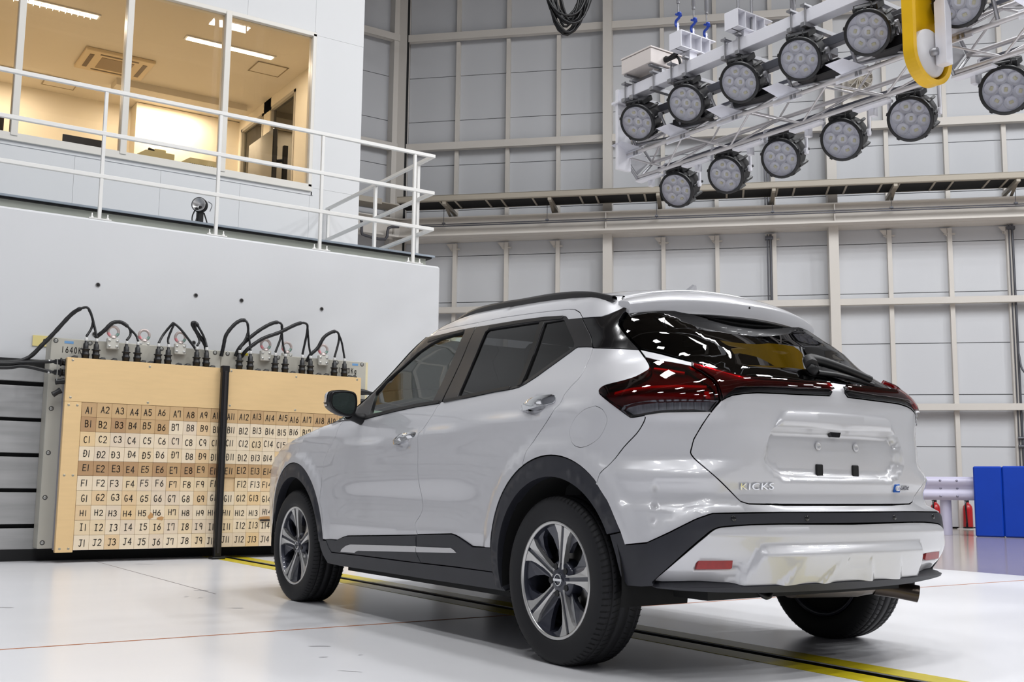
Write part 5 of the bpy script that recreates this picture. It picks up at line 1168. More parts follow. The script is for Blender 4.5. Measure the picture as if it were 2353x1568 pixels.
part('quarter_glass', L['qglass'], G_REAR, rdoor, off=-0.004, inset=-0.012, depth=0, g=0.05, label='dark privacy quarter window')
part('frame_top_strip', L['fstrip_top'] + L['fframe_top'][::-1], PAINT, fdoor, inset=0.001, g=0.03)
part('frame_top_strip', L['rstrip_top'] + L['rframe_top'][::-1], PAINT, rdoor, inset=0.001, g=0.03)
# black mouldings round the glass: raised lip along belt and header
def lip(pts, w, m, parent, name, off=0.006):
    pts = [tuple(p) for p in pts]; up = [(a, b+w) for a, b in pts]
    part(name, pts + up[::-1], m, parent, off=off, inset=0, depth=0.01, g=0.03)
lip([(1.742, 1.028), (1.582, 1.041), (1.43, 1.052), (1.211, 1.064), (0.985, 1.069)], 0.014, RUB, fdoor, 'belt_moulding')
lip([(0.94, 1.070), (0.722, 1.081), (0.516, 1.092), (0.40, 1.096)], 0.013, RUB, rdoor, 'belt_moulding')
lip([(1.40, 1.418), (1.223, 1.432), (1.06, 1.434)], 0.015, RUB, fdoor, 'header_moulding')
lip([(0.82, 1.422), (0.578, 1.418), (0.36, 1.408), (0.245, 1.400)], 0.014, RUB, rdoor, 'header_moulding')
part('glass_divider', [(0.396, 1.405), (0.362, 1.40), (0.318, 1.110), (0.345, 1.106)], RUB, rdoor, off=0.007, inset=0, depth=0.012, g=0.03)
# handles
HN = []
for nm, par in (('handle_f', fdoor), ('handle_r', rdoor)):
    hp = smooth_line(L[nm] + [L[nm][0]], 3)[:-1]
    tc = sum(a for a, b in hp)/len(hp); zc = sum(b for a, b in hp)/len(hp)
    hl = max(a for a, b in hp)-min(a for a, b in hp)
    part('door_handle', hp, CHROME, par, off=0.030, inset=0.0, depth=0.03, g=0.014, label='chrome door handle',
         feat=lambda t, z, tc=tc, hl=hl, hp=hp: -0.016*np.clip(np.abs(t-tc)/(hl*0.5), 0, 1)**2-0.012*(1-ss(sdf(t, z, hp)/0.014)))
# inner door trim so the paint does not show through the glass
dt = [(2.0, 0.45), (2.0, 1.0), (1.6, 1.02), (1.0, 1.05), (1.0, 0.4)]
part('door_trim', dt, DARK, fdoor, off=-0.07, depth=0.0, g=0.1)
part('door_trim', [(0.94, 0.4), (0.94, 1.05), (0.35, 1.07), (0.05, 1.1), (0.25, 0.8), (0.5, 0.4)], DARK, rdoor, off=-0.07, depth=0.0, g=0.1)

# front fender, sill, arches, quarter -------------------------------
farch = circ(2.62, 0.365, 0.44, 178, 2, 40)
fender_out = fs + farch + [(3.06, 0.30), (3.25, 0.30), (3.34, 0.5), (3.345, 0.68), (3.27, 0.81), (3.09, 0.885), (2.85, 0.925), (2.62, 0.957), (2.45, 0.985), (2.25, 1.015), (2.03, 1.046)]
part('front_fender', fender_out, PAINT, feat=side_feat, g=0.035)
def arch(y0, a_out, a_in, lowf, lowr):
    return circ(y0+0.0, 0.365, 0.44, a_out[0], a_out[1], 44) + lowr + circ(y0, 0.336, 0.383, a_in[0], a_in[1], 40) + lowf
def arch_feat(y0):
    def f(t, z):
        y = np.where(t < 0, 0.862*np.tan(np.clip(t, -1.3, 0)), t)
        R = np.hypot(y-y0, z-0.352); return 0.010*(1-ss((R-0.375)/0.012))*0-0.006*ss((R-0.425)/0.02)+0.004*np.exp(-((R-0.412)/0.006)**2)
    return f
ra_out = circ(0.01, 0.365, 0.44, -12, 159, 44); ra_in = circ(0.01, 0.336, 0.383, 153, -10, 40)
part('wheel_arch', [(0.432, 0.262)]+ra_out+ra_in+[(0.378, 0.255)], CLAD, off=0.016, depth=0.05, g=0.026, feat=arch_feat(0.01), label='dark grey rear wheel arch cladding')
fa_out = circ(2.62, 0.365, 0.44, 4, 180, 44); fa_in = circ(2.62, 0.336, 0.383, 176, 4, 40)
part('wheel_arch', fa_out+fa_in, CLAD, off=0.016, depth=0.05, g=0.026, feat=arch_feat(2.62), label='dark grey front wheel arch cladding')
sill_out = L['sill_bot'] + [(0.375, 0.26), (0.43, 0.30), (0.44, 0.322)] + cb[:7][::-1]
part('sill', sill_out, CLAD, off=0.014, depth=0.06, g=0.03, label='dark grey sill cladding')
fuel = smooth_line(L['fuel']+[L['fuel'][0]], 3)[:-1]
sm_seam = smooth_line(L['seam'], 3); lq = smooth_line(L['lampq'], 3)
qarch = circ(0.01, 0.365, 0.44, 132.5, 66, 16)
quarter_out = smooth_line(rs, 3)[::-1] + L['dp_bot'] + L['gap'] + lq + sm_seam[1:] + qarch
quarter = part('quarter_panel', quarter_out, PAINT, feat=side_feat, holes=[fuel], g=0.03)
part('fuel_lid', fuel, PAINT, quarter, feat=side_feat, inset=0.002, g=0.03, label='round fuel filler lid')
part('rear_pillar', [(0.108, 1.387)]+L['dp_top'][1:] + L['dp_right'] + L['dp_bot'][::-1] + [(-0.057, 1.246)], GLOSSB, off=0.0, g=0.025,
     feat=lambda t, z: 0.012*ss((-t-0.05)/0.12)*ss((z-1.30)/0.08), label='gloss black rear pillar panel')
# roof side and roof
edge = [(0.0, 1.484), (0.2, 1.503), (0.5, 1.525), (0.8, 1.541), (1.07, 1.545), (1.2, 1.528), (1.33, 1.502), (1.41, 1.47)]
rside_out = L['fstrip_top'] + L['rstrip_top'][1:] + L['dp_top'][1:] + L['spgap'] + edge
part('roof_side', rside_out, PAINT, g=0.03)
mb = MB(); rows = []
ev = smooth_line([(-0.021, 1.469)] + edge, 4)
ep = Sf(ev)
for q in ep:
    xe = abs(q[0]); zc = q[2]+0.058+0.012*sin(max(0, min(1, q[1]/1.3))*pi)
    rows.append([(-xe+2*xe*k/16, q[1]-0.06*(1-(abs(-1+k/8))**2)*max(0, 1-max(q[1], -0.021)/0.3)+0.12*(1-(abs(-1+k/8))**2)*max(0, (q[1]-1.0)/0.4), zc-(zc-q[2])*abs(-1+k/8)**2.4) for k in range(17)])
rows_roof0 = rows[0]; mb.grid(rows); roof = mb.build('roof', PAINT, car)
mb = MB(); mb.grid([[(p[0]*0.985, p[1], p[2]-0.03) for p in r] for r in rows]); mb.build('headliner', INT, roof)
# fin antenna on the roof
mb = MB(); fin = [(0.20, 1.54), (0.182, 1.566), (0.148, 1.588), (0.112, 1.606), (0.100, 1.600), (0.110, 1.55)]
for k in range(len(fin)-1): pass
wv = [0.020, 0.018, 0.012, 0.006, 0.006, 0.020]
P = [[(s*w, y, z) for (y, z), w in zip(fin, wv)] for s in (-1, 1)]
mb.add(P[0]+P[1], [(5, 4, 3, 2, 1, 0), (6, 7, 8, 9, 10, 11)] + [(i, i+1, i+7, i+6) for i in range(5)])
mb.build('shark_fin_antenna', PAINT, roof)
# roof rails
rail = [(1.43, 1.492), (1.239, 1.540), (1.07, 1.560), (0.87, 1.560), (0.682, 1.551), (0.47, 1.543), (0.305, 1.530), (0.194, 1.515), (0.088, 1.496), (0.0, 1.480)]
for s in (-1, 1):
    mb = MB(); pts = spline([(s*0.555, y, z-0.010) for y, z in rail], 5); n = len(pts); P = []
    for i, p in enumerate(pts):
        k = min(1, 6*i/n, 6*(n-1-i)/n); h = 0.007+0.013*k; w = 0.013
        P.append([(p.x-w, p.y, p.z-h-0.006), (p.x-w, p.y, p.z+h*0.4), (p.x-w*0.5, p.y, p.z+h), (p.x+w*0.5, p.y, p.z+h), (p.x+w, p.y, p.z+h*0.4), (p.x+w, p.y, p.z-h-0.006), (p.x-w, p.y, p.z-h-0.006)])
    mb.grid(P); mb.build('roof_rail', SATIN, car, label='black roof rail')
# windscreen and bonnet
mb = MB(); rows = []
for z in np.linspace(1.035, 1.468, 12):
    a = apillar(min(z, 1.465)); xe = abs(float(Mp([a[0]], [min(z, 1.465)])[0][0]))+0.02
    rows.append([(-xe+2*xe*k/14, float(pc(z, FZ, FV))-0.22*(-xe+2*xe*k/14)**2, z) for k in range(15)])
mb.grid(rows); mb.build('windscreen', G_FRONT, car)
hl = [(2.03, 1.046), (2.25, 1.015), (2.45, 0.985), (2.62, 0.957), (2.85, 0.925), (3.09, 0.885), (3.27, 0.81)]
hp = Sf(hl); rows = []
for q in hp:
    xe = abs(q[0])+0.002
    rows.append([(-xe+2*xe*k/12, q[1]+0.16*(1-(k/6-1)**2)*(1 if q[1] > 2.3 else 0.9), q[2]+0.045*(1-(k/6-1)**2)) for k in range(13)])
mb = MB(); mb.grid(rows); mb.build('bonnet', PAINT, car)
mb = MB(); rows = []
for z in np.linspace(0.22, 0.83, 9): rows.append([(-0.68+1.36*k/12, float(pc(z, FZ, FV))-0.22*(-0.68+1.36*k/12)**2-0.02, z) for k in range(13)])
mb.grid(rows); mb.build('front_bumper', PAINT, car)

# rear end ------------------------------------------------------------
bt, be, bb, li = L['bar_top'], L['bar_end'], L['bar_bot'], L['lampin']
tg_half = [(CT, 1.100)] + L['gl_bot'][::-1] + [(-0.43, 1.184)] + L['lamptop'][::-1][1:] + bt[1:] + be + bb[1:] + smooth_line(L['tg_side'], 2)[1:] + L['tg_bot'][1:] + [(CT, 0.627)]
rec_half = [(CT, 0.908)] + [(-1.10, 0.908)] + L['rec_low'][1:] + [(CT, 0.700)]
rec = mirror_c(rec_half[:])
garn_half = [(CT, 0.979), (-1.466, 0.979), (-1.178, 0.976), (-1.149, 0.967), (-1.130, 0.952), (-1.093, 0.908), (CT, 0.908)]
garn = mirror_c(garn_half)
rec_side_only = [(-pi-t, z) for t, z in reversed(rec_half)]
def tg_feat(t, z):
    d = sdf(t, z, rec)
    o = -0.034*np.where(d > 0, ss(np.minimum(pdist(t, z, [p for p in rec if p[1] < 0.9], False)/0.045, 1)), 0)*ss((0.909-z)/0.010)*np.where(d > 0, 1, 0)
    o = o+0.010*ss(sdf(t, z, garn)/0.007)
    tt = np.where(t < CT, -pi-t, t)
    # soft step under the light bar and shoulder down the sides
    o = o+0.006*ss((1.02-z)/0.03)*ss((z-0.985)/0.02)
    return o
tgate = part('tailgate', mirror_c(tg_half), PAINT, both=False, feat=tg_feat, g=0.02,
             cons=[[(-1.09, 0.9085), (-pi+1.09, 0.9085)], [(-1.083, 0.900), (-pi+1.083, 0.900)], inset_poly(rec, 0.024)[1:-1], inset_poly(garn, 0.0075)+inset_poly(garn, 0.0075)[:1], inset_poly(garn, -0.0008)+inset_poly(garn, -0.0008)[:1]])
gl_half = [(CT, 1.43), (-1.2, 1.43), (-0.8, 1.425), (-0.45, 1.415), (-0.169, 1.392)] + [(-0.19, 1.345), (-0.2, 1.331), (-0.222, 1.318)] + [(-0.386, 1.222)] + [(a, b+0.003) for a, b in L['gl_bot'][1:]] + [(CT, 1.103)]
part('rear_window', mirror_c(gl_half), G_BACK, tgate, both=False, off=0.0, g=0.04, depth=0.004, label='dark tinted rear window')
# number plate fittings
def plate_pt(x, z, o):
    t = -pi/2-math.atan2(x, 0.67); return Vector(Sf([(t, z)], o, tg_feat)[0])
for s in (-1, 1):
    c = plate_pt(s*0.100, 0.753, 0.0); mb = MB(); mb.bbox(-0.019, 0.019, -0.010, 0.0, -0.022, 0.022, 0.003); mb.build('plate_pad', mat('black_foam', rgb(16, 16, 17), 0.8), tgate, loc=c+Vector((0, 0.002, 0)), label='small black square plate pad')
    c = plate_pt(s*0.105, 0.851, 0.0); mb = MB()
    Mx = basis(c+Vector((0, -0.004, 0)), (1, 0, 0), (0, 0, 1), (0, -1, 0))
    mb.lathe([(0.016, 0.0), (0.016, 0.003), (0.009, 0.003), (0.008, -0.002), (0.0005, -0.002)], 14, Mx); mb.build('plate_clip', PAINT, tgate)
mb = MB(); c = plate_pt(-0.018, 0.899, 0.0); mb.prism([(-0.032, 0.012), (0.032, 0.012), (0.022, -0.012), (-0.022, -0.012)], -0.012, 0.018, basis(c, (1, 0, 0), (0, 0, 1), (0, -1, 0)))
mb.build('reversing_camera', GLOSSB, tgate)
# badges
def badge(name, text, p0, p1, h, m, par, ext=0.004, squash=1.0, label=None):
    cu = bpy.data.curves.new(name, 'FONT'); cu.body = text; cu.size = 1.0; cu.extrude = 0.06; cu.bevel_depth = 0.012; cu.bevel_resolution = 1; cu.space_character = 1.12
    o = bpy.data.objects.new(name, cu); COL.objects.link(o)
    dg = bpy.context.evaluated_depsgraph_get(); me = bpy.data.meshes.new_from_object(o.evaluated_get(dg)); bpy.data.objects.remove(o)
    v = np.empty(len(me.vertices)*3); me.vertices.foreach_get('co', v); v = v.reshape(-1, 3)
    w = v[:,0].max()-v[:,0].min(); hh = v[:,1].max()-v[:,1].min()
    u = (v[:,0]-v[:,0].min())/w; vv = (v[:,1]-v[:,1].min())/hh
    x = p0[0]+(p1[0]-p0[0])*u; z = p0[1]+(p1[1]-p0[1])*u+vv*h
    t = -pi/2-np.arctan2(x, 0.67); P = Sf(np.stack([t, z], -1), 0.0, tg_feat)
    P[:,1] -= 0.004+ext*(v[:,2]+0.06)/0.12
    me.vertices.foreach_set('co', P.ravel()); me.name = name; me.materials.clear(); me.materials.append(m); me.update()
    return link(name, me, par, label=label)
def xz_of(t, z): p = Mp([t], [z])[0]; return (p[0], p[2])
k0 = xz_of(-0.889, 0.677); k1 = xz_of(-1.082, 0.680)
badge('model_badge', 'KICKS', (k0[0], k0[1]), (k1[0], k1[1]), 0.025, CHROME, tgate, label='chrome lettered badge')
mb = MB(); c = plate_pt(0.352, 0.691, 0.0)
BLUE = mat('badge_blue', rgb(20, 90, 180), 0.3)
mb.bbox(-0.019, 0.019, -0.006, 0.002, -0.017, 0.017, 0.002); pbadge = mb.build('power_badge', BLUE, tgate, loc=c, label='blue and chrome lettered badge')
badge('badge_letter', 'e', (0.340, 0.680), (0.364, 0.680), 0.022, mat('badge_white', rgb(240, 240, 245), 0.3), tgate, ext=0.010)
badge('badge_lettering', '-POWER', (0.374, 0.682), (0.455, 0.684), 0.016, mat('dark_chrome', (0.35, 0.35, 0.37, 1), 0.15, 1.0), tgate)
# tail lamps
lamp_out = lq + smooth_line(L['lampbot'], 2)[1:] + li[1:] + L['lamptop'][1:]
cl = L['clear']
red_out = lq[:len(lq)] ; k_cut = min(range(len(lq)), key=lambda i: math.dist(lq[i], (-0.413, 0.968)))
red_poly = lq[:k_cut+1] + [(-0.42, 0.985)] + cl[1:4] + [(-0.826, 1.001)] + li[2:] + L['lamptop'][1:]
clear_poly = [(-0.42, 0.985)] + lq[k_cut:] + smooth_line(L['lampbot'], 2)[1:] + [(-0.79, 0.959), (-0.826, 1.001)] + cl[1:4][::-1]
lampo = part('tail_lamp', lamp_out, RED_D, off=-0.035, inset=0.006, depth=0.0, g=0.03, label='dark red wraparound tail lamp')
part('red_lens', red_poly, G_RED, lampo, off=0.004, inset=0.002, depth=0.03, g=0.025, label='red lens')
part('clear_lens', clear_poly, G_SMOKE, lampo, off=0.004, inset=0.001, depth=0.03, g=0.025, label='clear smoked lens')
part('reflector_bowl', inset_poly(clear_poly, 0.008), LAMPG, lampo, off=-0.028, inset=0.0, depth=0.0, g=0.03)
def guide(pts, w, off=-0.018):
    up = [(a, b+w) for a, b in pts]; part('light_guide', pts+up[::-1], RED_B, lampo, off=off, inset=0, depth=0.008, g=0.03, label='bright red light guide')
guide([(-0.345, 1.042), (-0.42, 1.058), (-0.52, 1.066), (-0.63, 1.068), (-0.775, 1.064)], 0.010)
guide([(-0.49, 1.150), (-0.56, 1.142), (-0.66, 1.128)], 0.007)
part('light_guide', [(-0.775, 1.012), (-0.795, 1.012), (-0.785, 1.045), (-0.765, 1.045)], RED_B, lampo, off=-0.015, inset=0, depth=0.008, g=0.02, label='bright red light guide')
for k in range(7):
    t0 = -0.56-k*0.033
    part('lamp_rib', [(t0, 0.966), (t0-0.010, 0.966), (t0-0.010, 0.995), (t0, 0.995)], LAMPG, lampo, off=-0.014, inset=0, depth=0.012, g=0.02)
part('lamp_edge', [(a, b) for a, b in smooth_line(L['lampbot'], 2)] + [(a, b-0.006) for a, b in smooth_line(L['lampbot'], 2)][::-1], SILVER, lampo, off=0.002, inset=0, depth=0.01, g=0.03)
bar_out = [(-0.69, 1.142)] + bt[1:] + be + bb[1:] + [(-0.829, 1.002), (-0.822, 1.052), (-0.801, 1.078), (-0.749, 1.11)]
baro = part('light_bar', bar_out, GLOSSB, off=0.006, inset=0.002, depth=0.02, g=0.025, label='red light bar across the tailgate')
bar_red = [(-0.69, 1.142)] + bt[1:] + [(-1.512, 1.062)] + L['lip_top'][1:] + [(-0.862, 1.020), (-0.838, 1.004), (-0.822, 1.052), (-0.801, 1.078), (-0.749, 1.11)]
part('bar_reflector', bar_red, RED_D, baro, off=0.012, inset=0.004, depth=0, g=0.03)
part('bar_lens', bar_red, glass('red_bar_lens', (0.55, 0.03, 0.05, 1), 1.55), baro, off=0.022, inset=0.002, depth=0.016, g=0.025, label='red lens')
# bumper
ub_half = [(CT, 0.624)] + [(-1.143, 0.624)] + smooth_line(L['tg_side'][5:], 2)[::-1] + L['tg_side'][2:5][::-1] + smooth_line(L['lampbot'], 2)[::-1] + sm_seam[1:] + L['ub_edge'] + smooth_line(L['ub_bot'], 2) + [(CT, 0.600)]
def ub_feat(t, z):
    tt = np.where(t < CT, -pi-t, t)
    o = -0.018*ss((-tt-0.56)/0.012)*ss((0.85+tt)/0.20)*ss((0.725-z)/0.05)*ss((z-0.505-0.5*np.clip(-tt-0.56, 0, 1))/0.06)
    y = np.where(tt < 0, 0.862*np.tan(np.clip(tt, -1.2, 0)), tt); R = np.hypot(y-0.01, z-0.365)
    return o+0.014*(1-ss((R-0.47)/0.05))*ss((R-0.38)/0.02)*ss((tt+0.7)/0.2)
bump = part('rear_bumper', mirror_c(ub_half), PAINT, both=False, feat=ub_feat, g=0.026)
st = L['st_bot']
strip_half = [(CT, 0.598)] + smooth_line(L['ub_bot'], 2)[::-1] + L['st_low'][::-1][0:1] + L['st_low'][::-1][1:-1] + [(-0.571, 0.347)] + smooth_line(st, 2)[::-1] + [(CT, 0.557)]
strip = part('bumper_strip', mirror_c(strip_half), CLAD, bump, both=False, off=0.006, g=0.026, depth=0.03, label='dark grey bumper cladding strip')
for x in (-0.605, -0.247, 0.247, 0.605):
    t = -pi/2-math.atan2(x, 0.72); c = S1(t, 0.577, 0.008); nn = Vector(n_of(np.array([tuple(c)]))[0]); ax = nn.cross(Vector((0, 0, 1))).normalized()
    mb = MB(); mb.lathe([(0.0002, 0.0015), (0.0085, 0.0015), (0.010, 0.0), (0.0105, -0.004)], 16, basis(c, ax, nn.cross(ax), nn)); mb.build('parking_sensor', GLOSSB, bump, label='round black parking sensor')
lb_half = [(CT, 0.554)] + smooth_line(st, 2) + L['lb_bot'] + [(-0.9, 0.342), (CT, 0.345)]
skid_half = [(CT, 0.494)] + smooth_line(L['skid'], 2) + [(-0.837, 0.30), (CT, 0.30)]
skid_p = mirror_c(skid_half)
pocket = smooth_line(L['refl_pocket'], 1); pocket_m = [(-pi-t, z) for t, z in reversed(pocket)]
def lb_feat(t, z):
    tt = np.where(t < CT, -pi-t, t)
    o = 0.014*ss((0.553-z)/0.03)
    o = o+0.030*ss(sdf(t, z, skid_p)/0.035)
    o = o-0.016*ss(sdf(tt, z, pocket)/0.006)
    o = o-0.012*ss((0.40-z)/0.06)*ss((tt+0.84)/0.1)
    # upright fins in the skid plate, hollow towards the car's corners
    for tc, s, w in ((-1.197, 1, 0.10), (-1.452, 1, 0.07), (-1.69, -1, 0.07), (-1.945, -1, 0.10)):
        A = 0.012*ss((0.470-z)/0.13); tr = tc+s*(0.42-z)*1.05; u = (t-tr)*s
        o = o+A*np.where(u > 0, np.exp(-(u/0.020)**2), np.exp(-(u/w)**2))-0.55*A
    # shallow tow-eye cover outline
    o = o-0.006*ss((0.095-np.abs(t+1.60))/0.012)*ss((z-0.400-0.25*np.clip(np.abs(t+1.60)-0.06, 0, 1))/0.010)*ss((0.455-z)/0.03)
    return o
lower = part('bumper_lower', mirror_c(lb_half), PAINT, bump, both=False, feat=lb_feat, g=0.016, depth=0.03, label='white lower bumper with moulded skid plate')
for side in (0, 1):
    rp = L['refl'] if side == 0 else [(-pi-t, z) for t, z in reversed(L['refl'])]
    part('rear_reflector', rp, REFL, bump, both=False, off=0.006, inset=0.001, depth=0.012, g=0.02, label='red reflector')
lip_half = [(CT, 0.349), (-0.9, 0.346), (-0.713, 0.347), (-0.60, 0.345), (-0.571, 0.346), (-0.589, 0.338), (-0.80, 0.325), (-1.0, 0.318), (CT, 0.316)]
part('bumper_lip', mirror_c(lip_half), CLAD, bump, both=False, off=0.026, depth=0.14, g=0.03, label='dark grey lower lip')
# underside
mb = MB(); mb.box(-0.70, 0.70, 0.42, 2.2, 0.20, 0.34); mb.box(-0.55, 0.55, -0.55, 0.45, 0.33, 0.42); mb.box(-0.52, 0.52, 2.1, 3.3, 0.22, 0.45)
mb.box(-0.62, 0.45, -0.60, -0.42, 0.285, 0.335); mb.tube([(-0.62, 0.0, 0.30), (0.62, 0.0, 0.30)], 0.045, 10); mb.box(-0.60, -0.48, -0.1, 0.6, 0.24, 0.30); mb.box(0.48, 0.60, -0.1, 0.6, 0.24, 0.30)
mb.build('underbody', mat('underbody_black', rgb(10, 10, 11), 0.7), car)
mb = MB(); mb.tube(spline([(0.30, 0.9, 0.26), (0.42, 0.3, 0.27), (0.20, -0.25, 0.30), (0.10, -0.40, 0.30)], 6), 0.03, 10)
mb.tube([(-0.02, -0.44, 0.325), (0.34, -0.47, 0.315)], [0.072, 0.072], 18); mb.tube([(0.34, -0.47, 0.315), (0.43, -0.49, 0.298)], [0.072, 0.045], 18)
exh = mb.build('exhaust', mat('dull_steel', rgb(120, 112, 104), 0.35, 0.8, noise=(14, 0.3)), car, label='steel silencer under the bumper')
mb = MB(); mb.tube(spline([(0.42, -0.50, 0.285), (0.50, -0.56, 0.272), (0.555, -0.615, 0.258)], 4), 0.035, 16, cap=False); mb.build('tail_pipe', mat('dark_steel', rgb(80, 72, 66), 0.3, 0.9), exh)
mb = MB(); mb.tube(spline([(-0.36, -0.55, 0.33), (-0.36, -0.60, 0.30), (-0.33, -0.61, 0.285), (-0.30, -0.60, 0.30), (-0.30, -0.55, 0.33)], 5), 0.009, 8); mb.build('tow_eye', RUB, car)
# spoiler
mb = MB(); mu = MB(); P = []; PU = []
r0_ = rows_roof0
xe0 = abs(r0_[0][0])
for k in range(33):
    u = -1+k/16; x = 0.557*u; au = min(1, abs(x)/xe0)
    y = -0.226+0.42*x*x; zl = 1.409-0.020*u*u; zc_ = 1.470-0.022*u*u-0.012*abs(u)**6
    zq = r0_[0][2]; zt = r0_[8][2]; yr = -0.021-0.06*(1-au*au)-0.006; zr = zt-(zt-zq)*au**2.4-0.001-max(0, abs(x)-xe0)*0.5
    q = [(x, y, zl), (x, y-0.001, zl+0.004), (x, y-0.006, zc_-0.010), (x, y-0.004, zc_-0.002), (x, y+0.006, zc_+0.006)]
    for f in (0.3, 0.55, 0.8, 1.0): q.append((x, y+0.006+(yr-y-0.006)*f, zc_+0.006+(zr-zc_-0.006)*(1-(1-f)**1.7)))
    q.append((x, yr, zr-0.02)); P.append(q)
    PU.append([(x*0.995, y+0.17, zl-0.006), (x*0.995, y+0.07, zl-0.018), (x*0.995, y+0.020, zl-0.019), (x, y+0.004, zl-0.013), (x, y+0.001, zl+0.001)])
mb.grid(P)
mb.add(P[0], [tuple(range(len(P[0])))]); mb.add(P[-1], [tuple(range(len(P[-1])-1, -1, -1))])
spoil = mb.build('spoiler', PAINT, tgate); mu.grid(PU); mu.build('spoiler_underside', GLOSSB, spoil, label='black underside of the spoiler')
mb = MB(); mb.lathe([(0.0003, 0.008), (0.008, 0.007), (0.0105, 0.0), (0.011, -0.004)], 14, basis(Vector((0, -0.224, 1.456)), (1, 0, 0), (0, 0, 1), (0, -1, 0))); mb.build('washer_nozzle', RUB, spoil)
mb = MB(); mb.lathe([(0.0003, 0.01), (0.009, 0.008), (0.011, 0.0)], 12, basis(Vector((-0.01, -0.19, 1.396)), (1, 0, 0), (0, 1, 0), (0, 0, -1))); mb.build('camera_knob', RUB, spoil)
# rear wiper
wpt = [(-1.455, 1.135), (-1.52, 1.165), (-1.62, 1.165), (-1.73, 1.145), (-1.82, 1.118), (-1.90, 1.10)]
wc = [S1(t, z, 0.035) for t, z in wpt]
mb = MB(); wsp = spline(wc, 5); n = len(wsp)
mb.tube(wsp, [0.024*(1-0.62*i/n)+0.003 for i in range(n)], 8)
mb.lathe([(0.0005, 0.03), (0.020, 0.026), (0.026, 0.0)], 14, basis(S1(-1.47, 1.135, 0.015), (1, 0, 0), (0, 0.55, 0.83), (0, -0.83, 0.55)))
mb.tube([S1(-1.50, 1.125, 0.016), S1(-1.66, 1.122, 0.016), S1(-1.82, 1.108, 0.016), S1(-1.93, 1.093, 0.016)], 0.010, 6)
mb.build('rear_wiper', RUB, tgate)
# door mirrors
def mirror_set(s):
    mb = MB(); cx, cy, cz = s*0.985, 1.70, 1.095
    prof = [(-0.088, 0.006), (-0.080, 0.052), (-0.05, 0.066), (0.02, 0.070), (0.060, 0.058), (0.072, 0.02), (0.068, -0.028), (0.045, -0.062), (0.0, -0.060), (-0.045, -0.044), (-0.078, -0.022)]
    pr = smooth_line(prof+[prof[0]], 3)[:-1]
    rowsP = []
    for dy, k in ((-0.006, 0.93), (0.0, 1.0), (0.03, 1.03), (0.07, 0.97), (0.105, 0.80), (0.125, 0.50), (0.132, 0.05)):
        rowsP.append([(cx+s*-a*k, cy+dy+0.03*a, cz+b*k+0.004) for a, b in pr]+[(cx+s*-pr[0][0]*k, cy+dy+0.03*pr[0][0], cz+pr[0][1]*k+0.004)])
    mb.grid(rowsP); hs = mb.build('door_mirror', SATIN, car, label='black door mirror with white cover')
    mb = MB(); rr = [[(cx+s*-a*k*1.03, cy+dy+0.03*a, cz+max(b, -0.012)*k*1.03+0.004) for a, b in pr] for dy, k in ((0.028, 1.03), (0.07, 0.98), (0.105, 0.82), (0.125, 0.52), (0.134, 0.06))]
    mb.grid(rr); mb.build('mirror_cover', PAINT, hs)
    gp = [(a*0.83, b*0.83) for a, b in pr]
    mb = MB(); mb.add([(cx+s*-a, cy-0.0045+0.03*a+0.0, cz+b+0.004) for a, b in gp], [tuple(range(len(gp)))]); 
    mb.build('mirror_glass', mat('mirror_silver', (0.62, 0.78, 0.70, 1), 0.01, 1.0), hs, label='greenish mirror glass')
    mb = MB(); mb.add([(cx+s*-a*1.0, cy-0.003+0.03*a, cz+b*1.0+0.004) for a, b in pr], [tuple(range(len(pr)))]); mb.build('mirror_bezel', RUB, hs)
    mb = MB(); mb.tube([(s*0.935, cy+0.05, cz-0.045), (s*0.89, cy+0.07, cz-0.06), (s*0.83, cy+0.08, cz-0.07)], [0.03, 0.024, 0.035], 10); mb.build('mirror_arm', RUB, hs)
mirror_set(-1); mirror_set(1)
# cabin
def seat(x, y, w, par):
    t = MB(); t.bbox(x-w/2, x+w/2, y-0.02, y+0.48, 0.42, 0.58, 0.03)
    t.bbox(x-w/2, x+w/2, -0.08, 0.08, 0.0, 0.62, 0.03, Matrix.Translation((0, y, 0.55)) @ Matrix.Rotation(radians(18), 4, 'X'))
    t.bbox(x-0.13, x+0.13, y-0.27, y-0.17, 1.16, 1.36, 0.03)
    t.build('seat', DARK, par, label='dark seat')
seat(-0.37, 0.95, 0.50, car); seat(0.37, 0.95, 0.50, car); seat(-0.36, 0.18, 0.60, car); seat(0.36, 0.18, 0.60, car)
mb = MB(); mb.bbox(-0.70, 0.70, 1.62, 2.05, 0.70, 0.98, 0.05); mb.build('dashboard', DARK, car)
mb = MB(); th_ = [2*pi*i/24 for i in range(25)]
mb.tube([(0.37+0.185*cos(a), 1.42-0.07*sin(a), 0.95+0.17*sin(a)) for a in th_], 0.014, 8, cap=False); mb.build('steering_wheel', DARK, car)
mb = MB(); mb.box(-0.72, 0.72, -0.45, 2.0, 0.34, 0.40); mb.box(-0.60, 0.60, -0.42, -0.40, 0.40, 1.0); mb.box(-0.62, 0.62, 2.0, 2.1, 0.3, 1.0); mb.build('cabin_floor', DARK, car)
# wheel wells
for s in (-1, 1):
    for y0 in (0.0, 2.62):
        mb = MB(); P = []
        for i in range(25):
            a = radians(-12+204*i/24); P.append([(s*0.845, y0+0.395*cos(a), 0.335+0.395*sin(a)), (s*0.52, y0+0.395*cos(a), 0.335+0.395*sin(a)), (s*0.50, y0+0.05*cos(a), 0.335+0.05*sin(a))])
        mb.grid(P); mb.build('wheel_liner', mat('liner_black', rgb(9, 9, 10), 0.9), car)
